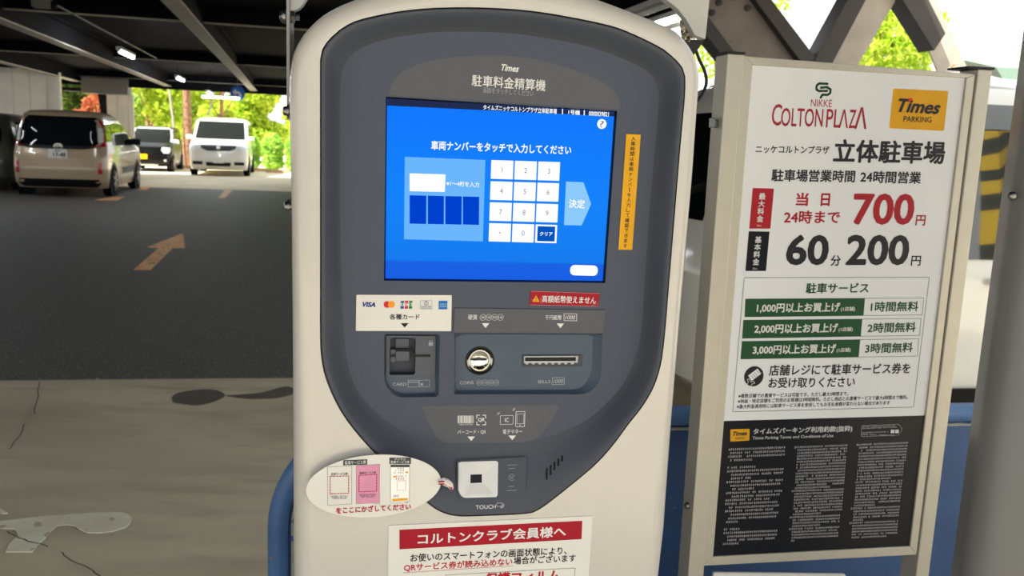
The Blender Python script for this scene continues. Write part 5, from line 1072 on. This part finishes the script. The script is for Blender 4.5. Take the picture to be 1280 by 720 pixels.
def leaves(blobs, n, size, seed):
    g = np.random.default_rng(seed); V = []; wts = np.array([bb[1][0] * bb[1][1] * bb[1][2] for bb in blobs]); wts = wts / wts.sum()
    for (c, rr), k in zip(blobs, (wts * n).astype(int)):
        if not k: continue
        d = g.normal(size=(k, 3)); d /= np.linalg.norm(d, axis=1)[:, None]; rad = g.uniform(.35, 1, k) ** .6
        p = np.array(c) + d * rad[:, None] * np.array(rr); p[:, 2] = np.maximum(p[:, 2], .05)
        u = g.normal(size=(k, 3)); u /= np.linalg.norm(u, axis=1)[:, None]; v = np.cross(u, g.normal(size=(k, 3))); v /= np.linalg.norm(v, axis=1)[:, None]
        s_ = size * g.uniform(.6, 1.3, k)[:, None]; nrm = np.cross(u, v) * s_ * .18
        V.append(np.stack([p - u * s_, p + v * s_ * .5 + nrm, p + u * s_, p - v * s_ * .5 + nrm], 1).reshape(-1, 3))
    V = np.concatenate(V); b = MB(); b.v = [Vector(q) for q in V]; b.f = [(4 * i, 4 * i + 1, 4 * i + 2, 4 * i + 3) for i in range(len(V) // 4)]; return b
def tree(label, base, h, rad, kind, seed, n=4000, tr=.14, low=1.2, size=.13, group=None, lean=0):
    r = random.Random(seed); base = Vector(base); t = thing('garden_tree', label, 'tree', base, 0, group)
    b = MB(); top = base + Vector((lean, 0, h * .75)); b.tube([base, base + Vector((lean * .3, .02, h * .3)), top], [tr, tr * .8, tr * .35], 10)
    blobs = []
    for i in range(9):
        a_ = r.uniform(0, 6.28); q = base + Vector((math.cos(a_) * rad * r.uniform(.2, .75), math.sin(a_) * rad * r.uniform(.2, .75), r.uniform(low + .2 * h * .3, h))); k_ = rad * r.uniform(.35, .55)
        blobs.append((tuple(q), (k_, k_, k_ * .8))); b.tube([base + Vector((lean * .5, 0, min(q.z * .6, h * .6))), q], [tr * .35, tr * .1], 6)
    build('trunk', b, bark, t, smooth=True); build('foliage', leaves(blobs, n, size, seed), LF[kind], t, recalc=False)
def gp(x, Y): v = ray(x, 200); q = CAM + v * (Y / v.y); return Vector((q.x, q.y, 0))
tree('tall bright tree with a thick brown trunk between the black car and the minivan', gp(235, 33.4), 7.5, 1.25, 'bright', 1, 3600, .19, 3.5)
tree('dark leafy tree seen through the opening left of the white column', gp(98, 38), 5, 1.9, 'dark', 2, 5000, .14, .6)
tree('small reddish tree beside the dark tree, left of the white column', gp(121, 34), 2.8, 1.0, 'red', 12, 1600, .08, .8)
tree('bright young tree behind the black car, right of the white column', gp(186, 37.6), 5, 1.6, 'bright', 3, 5500, .10, .8)
tree('bright yellow green tree behind the white minivan', gp(278, 38.2), 5.5, 1.6, 'bright', 4, 9000, .12, .9)
tree('green tree over the hedge, at the left flank of the machine', gp(380, 38.4), 5.0, 1.25, 'bright', 5, 5000, .14, .9)
tree('broad bright tree filling the gap between the white minivan and the hedge', gp(314, 43.9), 5, 2.2, 'bright', 17, 14000, .14, .7, .16)
tree('mid green tree filling the back of the garden behind the minivan', gp(240, 52), 8, 3.2, 'mid', 6, 15000, .2, .5, .17)
tree('mid green tree at the back of the garden behind the hedge', gp(395, 52), 8, 3.2, 'mid', 7, 13000, .2, .5, .17)
tree('mid green tree at the back of the garden behind the dark opening', gp(110, 52), 8, 3.0, 'mid', 8, 9000, .2, .5, .17)
pt = gp(223.5, 33.0); b = MB(); b.tube([pt, pt + Vector((-.35, 0, 3.4))], [.05, .04], 8); tag(build('support_pole', b, mat('pole_pale', (170, 164, 150), .7), smooth=True), 'thin pale pole leaning beside the thick brown trunk, on its left', 'pole')
pt = gp(243, 33.6); b = MB(); b.tube([pt + Z * 0, pt + Vector((.9, 0, 3.2))], [.045, .03], 8); tag(build('support_pole', b, MATS['pole_pale'], smooth=True), 'thin pale pole leaning away to the right of the thick brown trunk', 'pole')
for i, (x, Y, lb) in enumerate(((312, 33.6, 'clipped bright hedge bush right behind the flank of the white minivan'), (341, 33.4, 'clipped bright hedge bush in the middle of the hedge'), (370, 33.2, 'clipped bright hedge bush touching the machine edge'), (222, 34.4, 'low bright bush between the black car and the brown trunk'))):
    q = gp(x, Y); t = thing('hedge_bush', lb, 'bush', q); k_ = .5 if i == 3 else .95
    build('foliage', leaves([((q.x, q.y, .65 * k_ + .15), (k_ * .44, k_ * .5, .62 * k_ + .1)), ((q.x, q.y, .3), (k_ * .44, k_ * .5, .3)), ((q.x, q.y, 1.0 * k_), (k_ * .44, k_ * .5, .35))], 3600, .075, 20 + i), LF['hedge'], t, recalc=False)
    b = MB(); b.tube([q, q + Z * .7], .05, 8); build('trunk', b, bark, t)
b = MB(); c = gp(240, 58); b.box(c + Z * 1.0, B, A, Z, 60, .3, 2.0); o = build('garden_wall', b, mat('wall_pink', (186, 146, 122), .8, 0, .1, 3)); o['kind'] = 'structure'
# trees outside on the right
tree('tall bright tree seen through the steel bracing above the sign', Vector((5.4, 13.5, 0)), 5.0, 1.5, 'bright', 31, 6500, .16, 2.2, .06)
tree('light green tree at the left of the steel bracing, behind the slanted girder', Vector((3.9, 16.5, 0)), 5.2, 1.3, 'bright', 32, 3000, .16, 2.2, .065)
